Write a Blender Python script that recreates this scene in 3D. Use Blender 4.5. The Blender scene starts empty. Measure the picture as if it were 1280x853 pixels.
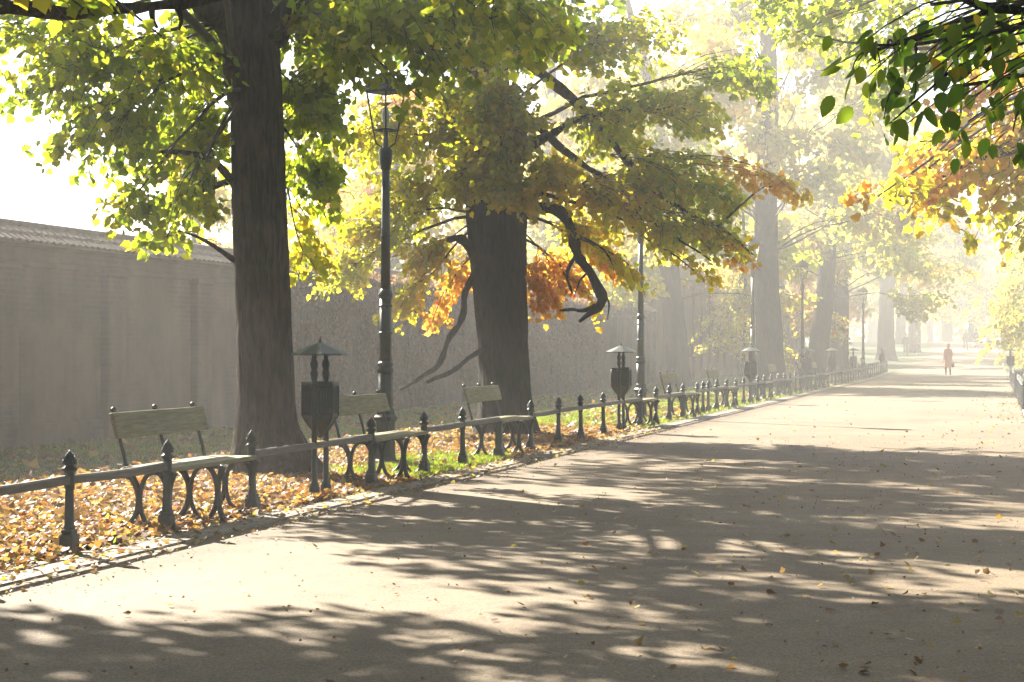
import bpy, math, random
import numpy as np
from mathutils import Vector, Matrix, noise as mnoise

random.seed(7)
rng = np.random.default_rng(11)
scene = bpy.context.scene
COL = scene.collection
R = math.radians

# ------------------------------------------------------------------ layout
TH = math.atan(605 / 2400.0)          # the avenue runs this far right of the camera's view
CT, ST = math.cos(TH), math.sin(TH)
CAMH = 1.4


def hz(s):                            # the avenue climbs gently far away
    return 0.00021 * max(0.0, min(s, 190.0) - 90.0) ** 2


def W(s, l, z=0.0):                   # along the path, across it, height above ground
    return Vector((l * CT + s * ST, s * CT - l * ST, z + hz(s)))


def PX(px, py, Y):                    # a measured point at distance Y
    return Vector(((px - 640) / 2400.0 * Y, Y, CAMH + (437 - py) / 2400.0 * Y))


def SL(x, y):                         # world -> (s, l)
    return (x * ST + y * CT, x * CT - y * ST)


# ------------------------------------------------------------------ object helpers
def tag(o, label=None, cat=None, group=None, kind=None):
    if label: o['label'] = label
    if cat: o['category'] = cat
    if group: o['group'] = group
    if kind: o['kind'] = kind
    return o


def empty(name, loc, rz=0.0):
    o = bpy.data.objects.new(name, None)
    COL.objects.link(o)
    o.location = loc
    o.rotation_euler = (0, 0, rz)
    o.empty_display_size = 0.2
    return o


def link(name, me, parent=None):
    o = bpy.data.objects.new(name, me)
    COL.objects.link(o)
    if parent is not None:
        o.parent = parent
    return o


def copy_tree(o, parent=None):
    c = o.copy()
    COL.objects.link(c)
    if parent is not None:
        c.parent = parent
    for ch in list(o.children):
        copy_tree(ch, c)
    return c


class MB:
    def __init__(self):
        self.v = []
        self.f = []
        self.sm = []

    def add(self, vs, fs, smooth=False):
        b = len(self.v)
        self.v += [tuple(p) for p in vs]
        self.f += [tuple(i + b for i in f) for f in fs]
        self.sm += [smooth] * len(fs)

    def box(self, c, size, rot=None, bevel=0.0):
        hx, hy, hz_ = size[0] / 2, size[1] / 2, size[2] / 2
        M = rot if rot is not None else Matrix.Identity(3)
        C = Vector(c)
        if bevel <= 0:
            P = [(-hx, -hy, -hz_), (hx, -hy, -hz_), (hx, hy, -hz_), (-hx, hy, -hz_),
                 (-hx, -hy, hz_), (hx, -hy, hz_), (hx, hy, hz_), (-hx, hy, hz_)]
            F = [(0, 3, 2, 1), (4, 5, 6, 7), (0, 1, 5, 4), (1, 2, 6, 5), (2, 3, 7, 6), (3, 0, 4, 7)]
        else:
            b = min(bevel, hx * .9, hy * .9, hz_ * .9)
            P = []
            for z, k in ((-hz_, b), (-hz_ + b, 0), (hz_ - b, 0), (hz_, b)):
                x, y = hx - k, hy - k
                P += [(-x + b * (k == 0), -y, z), (x - b * (k == 0), -y, z), (x, -y + b * (k == 0), z), (x, y - b * (k == 0), z),
                      (x - b * (k == 0), y, z), (-x + b * (k == 0), y, z), (-x, y - b * (k == 0), z), (-x, -y + b * (k == 0), z)]
            F = [tuple(reversed(range(8))), tuple(range(24, 32))]
            for r in range(3):
                for i in range(8):
                    j = (i + 1) % 8
                    F.append((r * 8 + i, r * 8 + j, (r + 1) * 8 + j, (r + 1) * 8 + i))
        self.add([C + M @ Vector(p) for p in P], F)

    def lathe(self, prof, n=16, c=(0, 0, 0), smooth=True, phase=0.0, sx=1, sy=1):
        vs = []
        for r, z in prof:
            for i in range(n):
                a = 2 * math.pi * i / n + phase
                vs.append((c[0] + r * math.cos(a) * sx, c[1] + r * math.sin(a) * sy, c[2] + z))
        fs = []
        for k in range(len(prof) - 1):
            for i in range(n):
                j = (i + 1) % n
                fs.append((k * n + i, k * n + j, (k + 1) * n + j, (k + 1) * n + i))
        fs.append(tuple(reversed(range(n))))
        fs.append(tuple(range((len(prof) - 1) * n, len(prof) * n)))
        self.add(vs, fs, smooth)

    def tube(self, pts, rad, n=8, smooth=True, ridge=None, flat=1.0, phase=0.0):
        pts = [Vector(p) for p in pts]
        m = len(pts)
        if not hasattr(rad, '__len__'):
            rad = [rad] * m
        up = None
        vs = []
        for k in range(m):
            d = (pts[min(k + 1, m - 1)] - pts[max(k - 1, 0)])
            if d.length < 1e-9: d = Vector((0, 0, 1))
            d.normalize()
            if up is None:
                up = d.cross(Vector((0, 1, 0)) if abs(d.y) < .9 else Vector((1, 0, 0))).normalized()
            else:
                up = (up - d * up.dot(d)).normalized()
            side = d.cross(up)
            for i in range(n):
                a = 2 * math.pi * i / n + phase
                r = rad[k]
                if ridge: r = r * ridge(a, k / (m - 1), pts[k])
                vs.append(pts[k] + up * math.cos(a) * r + side * math.sin(a) * r * flat)
        fs = []
        for k in range(m - 1):
            for i in range(n):
                j = (i + 1) % n
                fs.append((k * n + i, k * n + j, (k + 1) * n + j, (k + 1) * n + i))
        fs.append(tuple(reversed(range(n))))
        fs.append(tuple(range((m - 1) * n, m * n)))
        self.add(vs, fs, smooth)

    def mesh(self, name, material):
        me = bpy.data.meshes.new(name)
        me.from_pydata(self.v, [], self.f)
        me.polygons.foreach_set('use_smooth', self.sm)
        me.materials.append(material)
        me.update()
        return me

    def build(self, name, material, parent=None):
        return link(name, self.mesh(name, material), parent)


# ------------------------------------------------------------------ materials
def nt(name):
    m = bpy.data.materials.new(name)
    m.use_nodes = True
    t = m.node_tree
    t.nodes.clear()
    out = t.nodes.new('ShaderNodeOutputMaterial')
    return m, t, out


def N(t, typ, **kw):
    n = t.nodes.new(typ)
    for k, v in kw.items():
        if k.startswith('_'):
            setattr(n, k[1:], v)
        else:
            n.inputs[k.replace('__', ' ')].default_value = v
    return n


def ramp(t, stops, src):
    r = t.nodes.new('ShaderNodeValToRGB')
    e = r.color_ramp.elements
    while len(e) < len(stops): e.new(0.5)
    for k, (p, c) in enumerate(stops):
        e[k].position = p
        e[k].color = (*c, 1) if len(c) == 3 else c
    t.links.new(src, r.inputs[0])
    return r


def basic(name, stops, scale=8, rough=.7, bump=.2, bscale=None, stretch=(1, 1, 1), metal=0.0, detail=6, bdist=.01, coord='Object', spec=.5, second=None):
    m, t, out = nt(name)
    tc = t.nodes.new('ShaderNodeTexCoord')
    mp = t.nodes.new('ShaderNodeMapping')
    mp.inputs['Scale'].default_value = stretch
    t.links.new(tc.outputs[coord], mp.inputs[0])
    n1 = N(t, 'ShaderNodeTexNoise', Scale=scale, Detail=detail, Roughness=.65)
    t.links.new(mp.outputs[0], n1.inputs['Vector'])
    r = ramp(t, stops, n1.outputs[0])
    col = r.outputs[0]
    if second:
        n3 = N(t, 'ShaderNodeTexNoise', Scale=second[0], Detail=5, Roughness=.6)
        t.links.new(mp.outputs[0], n3.inputs['Vector'])
        r3 = ramp(t, second[1], n3.outputs[0])
        mx = N(t, 'ShaderNodeMix', _data_type='RGBA', _blend_type='MULTIPLY')
        mx.inputs[0].default_value = 1.0
        t.links.new(col, mx.inputs[6])
        t.links.new(r3.outputs[0], mx.inputs[7])
        col = mx.outputs[2]
    p = N(t, 'ShaderNodeBsdfPrincipled', Roughness=rough, Metallic=metal)
    p.inputs['Specular IOR Level'].default_value = spec
    t.links.new(col, p.inputs['Base Color'])
    if bump:
        n2 = N(t, 'ShaderNodeTexNoise', Scale=bscale or scale * 3, Detail=6, Roughness=.7)
        t.links.new(mp.outputs[0], n2.inputs['Vector'])
        b = N(t, 'ShaderNodeBump', Strength=bump, Distance=bdist)
        t.links.new(n2.outputs[0], b.inputs['Height'])
        t.links.new(b.outputs[0], p.inputs['Normal'])
    t.links.new(p.outputs[0], out.inputs[0])
    return m


def leaf_mat(name, rough=.5, trans=.66, tg=1.6):
    m, t, out = nt(name)
    a = N(t, 'ShaderNodeAttribute', _attribute_name='col')
    p = N(t, 'ShaderNodeBsdfPrincipled', Roughness=rough)
    p.inputs['Specular IOR Level'].default_value = .35
    dk = N(t, 'ShaderNodeMix', _data_type='RGBA', _blend_type='MULTIPLY')
    dk.inputs[0].default_value = 1
    dk.inputs[7].default_value = (.55, .5, .6, 1)
    t.links.new(a.outputs['Color'], dk.inputs[6])
    t.links.new(dk.outputs[2], p.inputs['Base Color'])
    br = N(t, 'ShaderNodeMix', _data_type='RGBA', _blend_type='MULTIPLY')
    br.inputs[0].default_value = 1
    br.inputs[7].default_value = (tg, tg, tg * .6, 1)
    t.links.new(a.outputs['Color'], br.inputs[6])
    tr = N(t, 'ShaderNodeBsdfTranslucent')
    t.links.new(br.outputs[2], tr.inputs['Color'])
    mx = N(t, 'ShaderNodeMixShader')
    mx.inputs[0].default_value = trans
    t.links.new(p.outputs[0], mx.inputs[1])
    t.links.new(tr.outputs[0], mx.inputs[2])
    t.links.new(mx.outputs[0], out.inputs[0])
    return m


M = {}
M['leaf'] = leaf_mat('leaf')
M['litter'] = leaf_mat('dry_leaf', .6, .3, 1.2)
M['grassblade'] = leaf_mat('grass_blade', .5, .45, 1.4)
M['iron'] = basic('cast_iron', [(.3, (.012, .018, .016)), (.7, (.036, .046, .038))], 12, .42, .35, 60, bdist=.004, second=(7, [(.42, (1, 1, 1)), (.60, (1.1, 1.05, 1)), (.68, (2.4, 1.3, .8))]))
M['roofmetal'] = basic('painted_sheet', [(.3, (.06, .07, .055)), (.7, (.12, .13, .10))], 8, .4, .1, 40, bdist=.002)
M['wood'] = basic('weathered_plank', [(.3, (.10, .085, .045)), (.5, (.21, .18, .09)), (.7, (.30, .26, .15))], 5, .65, .35, 30,
                  stretch=(14, 1, 14), bdist=.004, second=(1.6, [(.3, (.75, .8, .6)), (.7, (1, 1, 1))]))
M['railwood'] = basic('grey_rail_wood', [(.3, (.06, .055, .045)), (.7, (.15, .14, .115))], 5, .7, .35, 30, stretch=(14, 1, 14), bdist=.004)
M['stone'] = basic('kerb_stone', [(.25, (.17, .14, .10)), (.75, (.31, .265, .205))], 3, .85, .5, 40, bdist=.006)
M['glass'] = None


def bark_mat(name, dark, light, ns=7):
    m, t, out = nt(name)
    tc = t.nodes.new('ShaderNodeTexCoord')
    mp = t.nodes.new('ShaderNodeMapping')
    mp.inputs['Scale'].default_value = (1, 1, .16)
    t.links.new(tc.outputs['Object'], mp.inputs[0])
    n1 = N(t, 'ShaderNodeTexNoise', Scale=ns * 3.2, Detail=8, Roughness=.6)
    n1.inputs['Distortion'].default_value = .6
    t.links.new(mp.outputs[0], n1.inputs['Vector'])
    n3 = N(t, 'ShaderNodeTexNoise', Scale=1.3, Detail=3)
    t.links.new(tc.outputs['Object'], n3.inputs['Vector'])
    r = ramp(t, [(.41, dark), (.50, tuple(.5 * (a + b) for a, b in zip(dark, light))), (.60, light)], n1.outputs[0])
    r3 = ramp(t, [(.35, (.7, .75, .6)), (.65, (1, 1, 1))], n3.outputs[0])
    mx = N(t, 'ShaderNodeMix', _data_type='RGBA', _blend_type='MULTIPLY')
    mx.inputs[0].default_value = 1
    t.links.new(r.outputs[0], mx.inputs[6])
    t.links.new(r3.outputs[0], mx.inputs[7])
    p = N(t, 'ShaderNodeBsdfPrincipled', Roughness=.9)
    p.inputs['Specular IOR Level'].default_value = .2
    t.links.new(mx.outputs[2], p.inputs['Base Color'])
    b = N(t, 'ShaderNodeBump', Strength=1.0, Distance=.06)
    t.links.new(n1.outputs[0], b.inputs['Height'])
    t.links.new(b.outputs[0], p.inputs['Normal'])
    t.links.new(p.outputs[0], out.inputs[0])
    return m


M['bark'] = bark_mat('ridged_bark', (.012, .008, .005), (.066, .045, .028))
M['bark2'] = bark_mat('dark_bark', (.009, .006, .004), (.040, .028, .018))
M['twig'] = basic('twig_bark', [(.3, (.03, .023, .017)), (.7, (.09, .07, .05))], 10, .85, .3, 40)


def glass_mat():
    m, t, out = nt('lantern_glass')
    tr = N(t, 'ShaderNodeBsdfTransparent')
    tr.inputs[0].default_value = (.93, .94, .93, 1)
    g = N(t, 'ShaderNodeBsdfGlossy', Roughness=.08)
    mx = N(t, 'ShaderNodeMixShader')
    lw = N(t, 'ShaderNodeLayerWeight', Blend=.25)
    t.links.new(lw.outputs['Fresnel'], mx.inputs[0])
    t.links.new(tr.outputs[0], mx.inputs[1])
    t.links.new(g.outputs[0], mx.inputs[2])
    t.links.new(mx.outputs[0], out.inputs[0])
    return m


M['glass'] = glass_mat()


def path_mat():
    m, t, out = nt('path_surface')
    tc = t.nodes.new('ShaderNodeTexCoord')
    n1 = N(t, 'ShaderNodeTexNoise', Scale=.35, Detail=6, Roughness=.6)
    n2 = N(t, 'ShaderNodeTexNoise', Scale=70, Detail=3, Roughness=.8)
    n3 = N(t, 'ShaderNodeTexNoise', Scale=2.6, Detail=8, Roughness=.7)
    n3.inputs['Distortion'].default_value = .4
    for n in (n1, n2, n3): t.links.new(tc.outputs['Object'], n.inputs['Vector'])
    r1 = ramp(t, [(.3, (.172, .128, .080)), (.7, (.262, .202, .132))], n1.outputs[0])
    r2 = ramp(t, [(.32, (.35, .34, .33)), (.46, (.85, .85, .85)), (.56, (1.0, 1.0, 1.0)), (.72, (1.8, 1.75, 1.65))], n2.outputs[0])
    r3 = ramp(t, [(.3, (.78, .77, .76)), (.55, (1, 1, 1)), (.8, (1.08, 1.07, 1.04))], n3.outputs[0])
    a = N(t, 'ShaderNodeMix', _data_type='RGBA', _blend_type='MULTIPLY'); a.inputs[0].default_value = 1
    b = N(t, 'ShaderNodeMix', _data_type='RGBA', _blend_type='MULTIPLY'); b.inputs[0].default_value = 1
    t.links.new(r1.outputs[0], a.inputs[6]); t.links.new(r2.outputs[0], a.inputs[7])
    t.links.new(a.outputs[2], b.inputs[6]); t.links.new(r3.outputs[0], b.inputs[7])
    dt = N(t, 'ShaderNodeVectorMath', _operation='DOT_PRODUCT')
    dt.inputs[1].default_value = (CT, -ST, 0)
    t.links.new(tc.outputs['Object'], dt.inputs[0])
    mr = N(t, 'ShaderNodeMapRange')
    mr.inputs[1].default_value = -4.9; mr.inputs[2].default_value = -5.7; mr.inputs[3].default_value = 0; mr.inputs[4].default_value = 1
    t.links.new(dt.outputs['Value'], mr.inputs[0])
    n5 = N(t, 'ShaderNodeTexNoise', Scale=3.2, Detail=8, Roughness=.7)
    t.links.new(tc.outputs['Object'], n5.inputs['Vector'])
    ad = N(t, 'ShaderNodeMath', _operation='ADD')
    t.links.new(mr.outputs[0], ad.inputs[0]); t.links.new(n5.outputs[0], ad.inputs[1])
    rd = ramp(t, [(.55, (0, 0, 0)), (1.0, (.75, .75, .75))], ad.outputs[0])
    dm = N(t, 'ShaderNodeMix', _data_type='RGBA')
    dm.inputs[7].default_value = (.11, .078, .045, 1)
    t.links.new(rd.outputs[0], dm.inputs[0]); t.links.new(b.outputs[2], dm.inputs[6])
    b = dm
    p = N(t, 'ShaderNodeBsdfPrincipled', Roughness=.78)
    p.inputs['Specular IOR Level'].default_value = .35
    t.links.new(b.outputs[2], p.inputs['Base Color'])
    bp = N(t, 'ShaderNodeBump', Strength=.5, Distance=.006)
    bp2 = N(t, 'ShaderNodeBump', Strength=.5, Distance=.03)
    t.links.new(n2.outputs[0], bp.inputs['Height'])
    t.links.new(n3.outputs[0], bp2.inputs['Height'])
    t.links.new(bp2.outputs[0], bp.inputs['Normal'])
    t.links.new(bp.outputs[0], p.inputs['Normal'])
    t.links.new(p.outputs[0], out.inputs[0])
    return m


M['path'] = path_mat()
M['ground'] = basic('lawn_soil', [(.3, (.055, .045, .025)), (.45, (.05, .075, .02)), (.7, (.075, .115, .03))], .5, .95, .8, 30, bdist=.03, detail=10,
                    second=(9, [(.3, (.6, .6, .6)), (.7, (1.2, 1.2, 1.2))]))


def wall_mat():
    m, t, out = nt('old_brick_wall')
    tc = t.nodes.new('ShaderNodeTexCoord')
    mp = t.nodes.new('ShaderNodeMapping')
    mp.inputs['Rotation'].default_value = (R(90), 0, R(90))
    t.links.new(tc.outputs['Object'], mp.inputs[0])
    br = N(t, 'ShaderNodeTexBrick', Scale=1.0)
    br.inputs['Color1'].default_value = (.17, .115, .08, 1)
    br.inputs['Color2'].default_value = (.135, .10, .08, 1)
    br.inputs['Mortar'].default_value = (.16, .135, .11, 1)
    br.inputs['Mortar Size'].default_value = .012
    br.inputs['Brick Width'].default_value = .27
    br.inputs['Row Height'].default_value = .08
    sx = N(t, 'ShaderNodeSeparateXYZ')
    cx = N(t, 'ShaderNodeCombineXYZ')
    t.links.new(tc.outputs['Object'], sx.inputs[0])
    t.links.new(sx.outputs['Y'], cx.inputs['X'])
    t.links.new(sx.outputs['Z'], cx.inputs['Y'])
    t.links.new(cx.outputs[0], br.inputs['Vector'])
    n1 = N(t, 'ShaderNodeTexNoise', Scale=.8, Detail=8, Roughness=.65)
    t.links.new(tc.outputs['Object'], n1.inputs['Vector'])
    r1 = ramp(t, [(.35, (.55, .52, .5)), (.65, (1.1, 1.05, 1))], n1.outputs[0])
    mp2 = t.nodes.new('ShaderNodeMapping'); mp2.inputs['Scale'].default_value = (1, 1.6, .12)
    t.links.new(tc.outputs['Object'], mp2.inputs[0])
    n2 = N(t, 'ShaderNodeTexNoise', Scale=2, Detail=5)
    t.links.new(mp2.outputs[0], n2.inputs['Vector'])
    r2 = ramp(t, [(.35, (.82, .82, .8)), (.65, (1, 1, 1))], n2.outputs[0])
    # patches of grey render still clinging to the brick
    n4 = N(t, 'ShaderNodeTexNoise', Scale=.5, Detail=7, Roughness=.6)
    t.links.new(tc.outputs['Object'], n4.inputs['Vector'])
    r4 = ramp(t, [(.47, (0, 0, 0)), (.53, (1, 1, 1))], n4.outputs[0])
    pl = N(t, 'ShaderNodeMix', _data_type='RGBA')
    pl.inputs[7].default_value = (.17, .125, .09, 1)
    t.links.new(r4.outputs[0], pl.inputs[0]); t.links.new(br.outputs[0], pl.inputs[6])
    a = N(t, 'ShaderNodeMix', _data_type='RGBA', _blend_type='MULTIPLY'); a.inputs[0].default_value = 1
    b = N(t, 'ShaderNodeMix', _data_type='RGBA', _blend_type='MULTIPLY'); b.inputs[0].default_value = 1
    t.links.new(pl.outputs[2], a.inputs[6]); t.links.new(r1.outputs[0], a.inputs[7])
    t.links.new(a.outputs[2], b.inputs[6]); t.links.new(r2.outputs[0], b.inputs[7])
    p = N(t, 'ShaderNodeBsdfPrincipled', Roughness=.9)
    t.links.new(b.outputs[2], p.inputs['Base Color'])
    bp = N(t, 'ShaderNodeBump', Strength=.6, Distance=.02)
    t.links.new(n1.outputs[0], bp.inputs['Height'])
    t.links.new(bp.outputs[0], p.inputs['Normal'])
    t.links.new(p.outputs[0], out.inputs[0])
    return m


M['wall'] = wall_mat()
M['tile'] = basic('roof_tile', [(.3, (.13, .10, .08)), (.7, (.30, .23, .18))], 5, .8, .4, 25)


# ------------------------------------------------------------------ leaf batches (numpy)
HALF_MAPLE = [(0, 0), (.20, -.07), (.46, .06), (.42, .24), (.54, .46), (.34, .58), (.17, .80), (0, 1)]
HALF_HEART = [(0, 0), (.30, .00), (.44, .28), (.30, .66), (0, 1)]
HALF_OVAL = [(0, 0), (.20, .10), (.30, .32), (.27, .60), (.12, .86), (0, 1)]
HALF_SIMPLE = [(0, 0), (.36, .32), (0, 1)]


def leaf_mesh(name, P, D, Nn, size, cols, half, material, curl=.18):
    """P base points, D tip directions, Nn rough normals, size lengths, cols rgb per leaf"""
    n = len(P)
    h = np.array(half, float)
    k = len(h)
    D = D / np.linalg.norm(D, axis=1, keepdims=True)
    X = np.cross(D, Nn)
    X /= np.linalg.norm(X, axis=1, keepdims=True) + 1e-9
    Nn = np.cross(X, D)
    size = size[:, None]
    fold = rng.uniform(-.05, .35, (n, 1))
    cu = rng.normal(0, curl, (n, 1))
    verts = []
    right = []
    left = []
    idx = 0
    for j, (a, b) in enumerate(h):
        bend = cu * (b ** 2)
        base = P + size * (D * b + Nn * (bend + a * fold))
        if a == 0:
            verts.append(base); right.append(idx); left.append(idx); idx += 1
        else:
            verts.append(base + size * X * a); right.append(idx); idx += 1
            verts.append(base - size * X * a); left.append(idx); idx += 1
    nv = idx
    V = np.stack(verts, 1).reshape(-1, 3)
    fr = np.array(right)
    fl = np.array(left[::-1])
    off = (np.arange(n) * nv)[:, None]
    loops = np.concatenate([(fr[None] + off)[:, None], (fl[None] + off)[:, None]], 1).reshape(-1)
    me = bpy.data.meshes.new(name)
    me.vertices.add(len(V))
    me.vertices.foreach_set('co', V.astype(np.float32).ravel())
    me.loops.add(len(loops))
    me.loops.foreach_set('vertex_index', loops.astype(np.int32))
    me.polygons.add(2 * n)
    me.polygons.foreach_set('loop_start', (np.arange(2 * n) * k).astype(np.int32))
    me.update(calc_edges=True)
    at = me.attributes.new('col', 'FLOAT_COLOR', 'POINT')
    c = np.ones((n, nv, 4), np.float32)
    c[:, :, :3] = cols[:, None, :]
    at.data.foreach_set('color', c.ravel())
    me.materials.append(material)
    me.validate()
    return me


PAL = {
    'shade': [(.10, .16, .02), (.14, .20, .025), (.08, .13, .02), (.20, .22, .03)],  # darker greens for the unseen upper crowns, so less light leaks through
    'green': [(.20, .27, .02), (.28, .35, .025), (.14, .21, .02), (.38, .42, .03), (.24, .31, .025), (.46, .42, .03)],
    'deep': [(.10, .19, .02), (.13, .23, .025), (.08, .16, .02), (.24, .30, .03)],
    'olive': [(.34, .37, .03), (.44, .43, .03), (.26, .32, .025), (.55, .46, .04), (.54, .38, .05), (.38, .42, .03)],
    'yellow': [(.56, .48, .03), (.62, .48, .04), (.46, .46, .03), (.40, .43, .03), (.60, .36, .05)],
    'orange': [(.62, .33, .07), (.62, .40, .07), (.60, .26, .07), (.60, .46, .07)],
    'mix': [(.42, .47, .03), (.33, .40, .025), (.54, .50, .035), (.26, .33, .025), (.58, .42, .04)],
    'bg': [(.36, .36, .08), (.26, .30, .07), (.44, .38, .09), (.48, .34, .10)],
    'litter': [(.50, .25, .07), (.58, .36, .10), (.62, .47, .12), (.32, .15, .06), (.42, .28, .13), (.55, .20, .06), (.60, .40, .15)],
    'pathleaf': [(.50, .32, .10), (.60, .48, .14), (.46, .36, .18), (.56, .46, .26), (.40, .22, .08), (.62, .50, .10)],
    'brown': [(.22, .13, .07), (.30, .18, .09), (.38, .24, .12), (.28, .14, .07)],
    'grass': [(.13, .22, .03), (.20, .29, .035), (.28, .34, .045), (.34, .36, .06)],
    'creeper': [(.19, .095, .07), (.17, .11, .075), (.20, .12, .08), (.15, .09, .065)],
}


def cols_for(pal, n, var=.18):
    p = np.array(PAL[pal])
    c = p[rng.integers(0, len(p), n)]
    return np.clip(c * rng.uniform(1 - var, 1 + var, (n, 1)), .005, .9)


# ------------------------------------------------------------------ trees
def bez(a, b, c, n):
    return [a * (1 - t) ** 2 + b * 2 * t * (1 - t) + c * t * t for t in [i / (n - 1) for i in range(n)]]


def wob(pts, amp, seed):
    out = []
    for i, p in enumerate(pts):
        k = 0 if i == 0 else 1
        out.append(p + k * amp * mnoise.noise_vector(p * 1.3 + Vector((seed, seed * 2.1, 0))))
    return out


def make_tree(root, trunk_pts, trunk_r, lobes, bark, half, lsize, extras=(), flare=.75, sides=90, twigmat=None,
              leafmat=None, per=22, droop=.5, tname='trunk', dens=1.0):
    """trunk_pts in world coordinates; children are relative to root.
    lobes: (centre, (rx, ry, rz), n, palette, attach 0..1 on trunk [, size scale])"""
    O = root.location
    tp = [Vector(p) - O for p in trunk_pts]
    # resample the trunk
    T = []
    for i in range(len(tp) - 1):
        m = 12
        for j in range(m):
            T.append((tp[i].lerp(tp[i + 1], j / m), trunk_r[i] + (trunk_r[i + 1] - trunk_r[i]) * j / m))
    T.append((tp[-1], trunk_r[-1]))
    sd = root.location.x * 3.7 + root.location.y

    def ridge(a, t, p):
        v = Vector((math.cos(a) * 2.2, math.sin(a) * 2.2, p.z * .35 + sd))
        big = mnoise.noise(v * .6) * .10
        fl = 0
        if p.z < 1.0:
            f = (1 - p.z / 1.0)
            fl = flare * f ** 2.6 * (1 + .35 * math.sin(a * 5 + sd) + .2 * math.sin(a * 3 + 1))
        fine = .055 * abs(math.sin(a * 15 + 4 * mnoise.noise(Vector((math.cos(a) * 2, math.sin(a) * 2, p.z * 1.1 + sd))))) + .035 * mnoise.noise(Vector((math.cos(a) * 9, math.sin(a) * 9, p.z * 2.2)))
        return 1 + big + fl + fine
    mb = MB()
    T[0] = (T[0][0] - Vector((0, 0, .12)), T[0][1])
    mb.tube([p for p, r in T], [r for p, r in T], sides, ridge=ridge)
    for ex in extras:
        pts = [PX(a, b, c) - O for a, b, c, d in ex]
        rr = [d * c / 2400.0 for a, b, c, d in ex]
        Q, RR = [], []
        for i in range(len(pts) - 1):
            for j in range(4):
                p0 = pts[max(i - 1, 0)]; p1 = pts[i]; p2 = pts[i + 1]; p3 = pts[min(i + 2, len(pts) - 1)]
                t = j / 4
                q = .5 * ((2 * p1) + (p2 - p0) * t + (2 * p0 - 5 * p1 + 4 * p2 - p3) * t * t + (-p0 + 3 * p1 - 3 * p2 + p3) * t ** 3)
                Q.append(q); RR.append(rr[i] + (rr[i + 1] - rr[i]) * t)
        Q.append(pts[-1]); RR.append(rr[-1])
        Q = [q + .035 * min(1, i_ / 4) * mnoise.noise_vector(q * 3.1) for i_, q in enumerate(Q)]
        RR = [r * (1 + .45 * mnoise.noise(q * 6)) for r, q in zip(RR, Q)]
        mb.tube(Q, RR, 8)
    mb.build(tname, bark, root)

    tw = MB()
    Ps, Ds, Ns, Ss, Cs = [], [], [], [], []
    for li, lb in enumerate(lobes):
        c, rad, n, pal, att = lb[:5]
        sc = lb[5] if len(lb) > 5 else 1.0
        c = Vector(c) - O
        k = min(len(T) - 1, int(att * (len(T) - 1)))
        a, r0 = T[k]
        mid = a.lerp(c, .5) + Vector((0, 0, .18 * (c - a).length))
        L = bez(a, mid, c, 9)
        L = wob(L, .16 * min(1.0, (c - a).length * .3), li + sd)
        lr = max(.014, min(r0 * .35, .0065 * (c - a).length + .014))
        rr = [max(.008, lr * (1 - .82 * i / 8)) for i in range(9)]
        if lb[6] if len(lb) > 6 else True:
            tw.tube(L, rr, 6)
        ncl = max(1, int(n * dens / per))
        rad = Vector(rad)
        for q in range(ncl):
            d = Vector(rng.normal(0, 1, 3)); d.normalize()
            f = rng.uniform(.15, 1) ** .5
            e = c + Vector((d.x * rad.x, d.y * rad.y, d.z * rad.z)) * f
            # start from the limb, near
            st = L[int(rng.integers(5, 9))]
            if (e - st).length > 1.2: st = e + (st - e).normalized() * min((e - st).length, 1.2 * rng.uniform(.8, 1.6))
            m2 = st.lerp(e, .55) + Vector((0, 0, .16 * (e - st).length))
            B = bez(st, m2, e - Vector((0, 0, droop * .12)), 6)
            B = wob(B, .05, q * .7)
            tw.tube(B, [.008, .007, .006, .005, .004, .003], 3)
            npl = max(3, int(rng.poisson(per)))
            t = rng.uniform(.25, 1.0, npl) * 4.999
            Bn = np.array([tuple(p) for p in B])
            i0 = t.astype(int)
            fr = (t - i0)[:, None]
            pos = Bn[i0] * (1 - fr) + Bn[i0 + 1] * fr
            dirv = Bn[5] - Bn[2]
            dirv = dirv / (np.linalg.norm(dirv) + 1e-6)
            side = np.cross(dirv, (0, 0, 1.0)); side /= np.linalg.norm(side) + 1e-6
            sg = rng.choice([-1, 1], npl)[:, None]
            spread = lsize * sc
            off = side * sg * rng.uniform(.2, 1.5, (npl, 1)) * spread + dirv * rng.uniform(-.3, 1.0, (npl, 1)) * spread \
                + np.array((0, 0, 1)) * rng.normal(-.25, .55, (npl, 1)) * spread
            pos = pos + off
            D = dirv * .5 + side * sg * .55 + np.array((0, 0, -1)) * droop * rng.uniform(.2, 1.8, (npl, 1)) + rng.normal(0, .35, (npl, 3))
            Nn = np.array((0, 0, 1.0)) * .7 + rng.normal(0, .75, (npl, 3))
            Ps.append(pos); Ds.append(D); Ns.append(Nn)
            Ss.append(rng.uniform(.5, 1.2, npl) * lsize * sc)
            # neighbouring leaves turn together
            cc = cols_for(pal, npl)
            one = cols_for(pal, 1)
            Cs.append(cc * .5 + one * .5)
    tw.build('branches', twigmat or bark, root)
    P = np.concatenate(Ps); D = np.concatenate(Ds); Nn = np.concatenate(Ns); S = np.concatenate(Ss); C = np.concatenate(Cs)
    me = leaf_mesh('crown', P, D, Nn, S, C, half, leafmat or M['leaf'])
    link('crown', me, root)
    return len(P)


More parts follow.
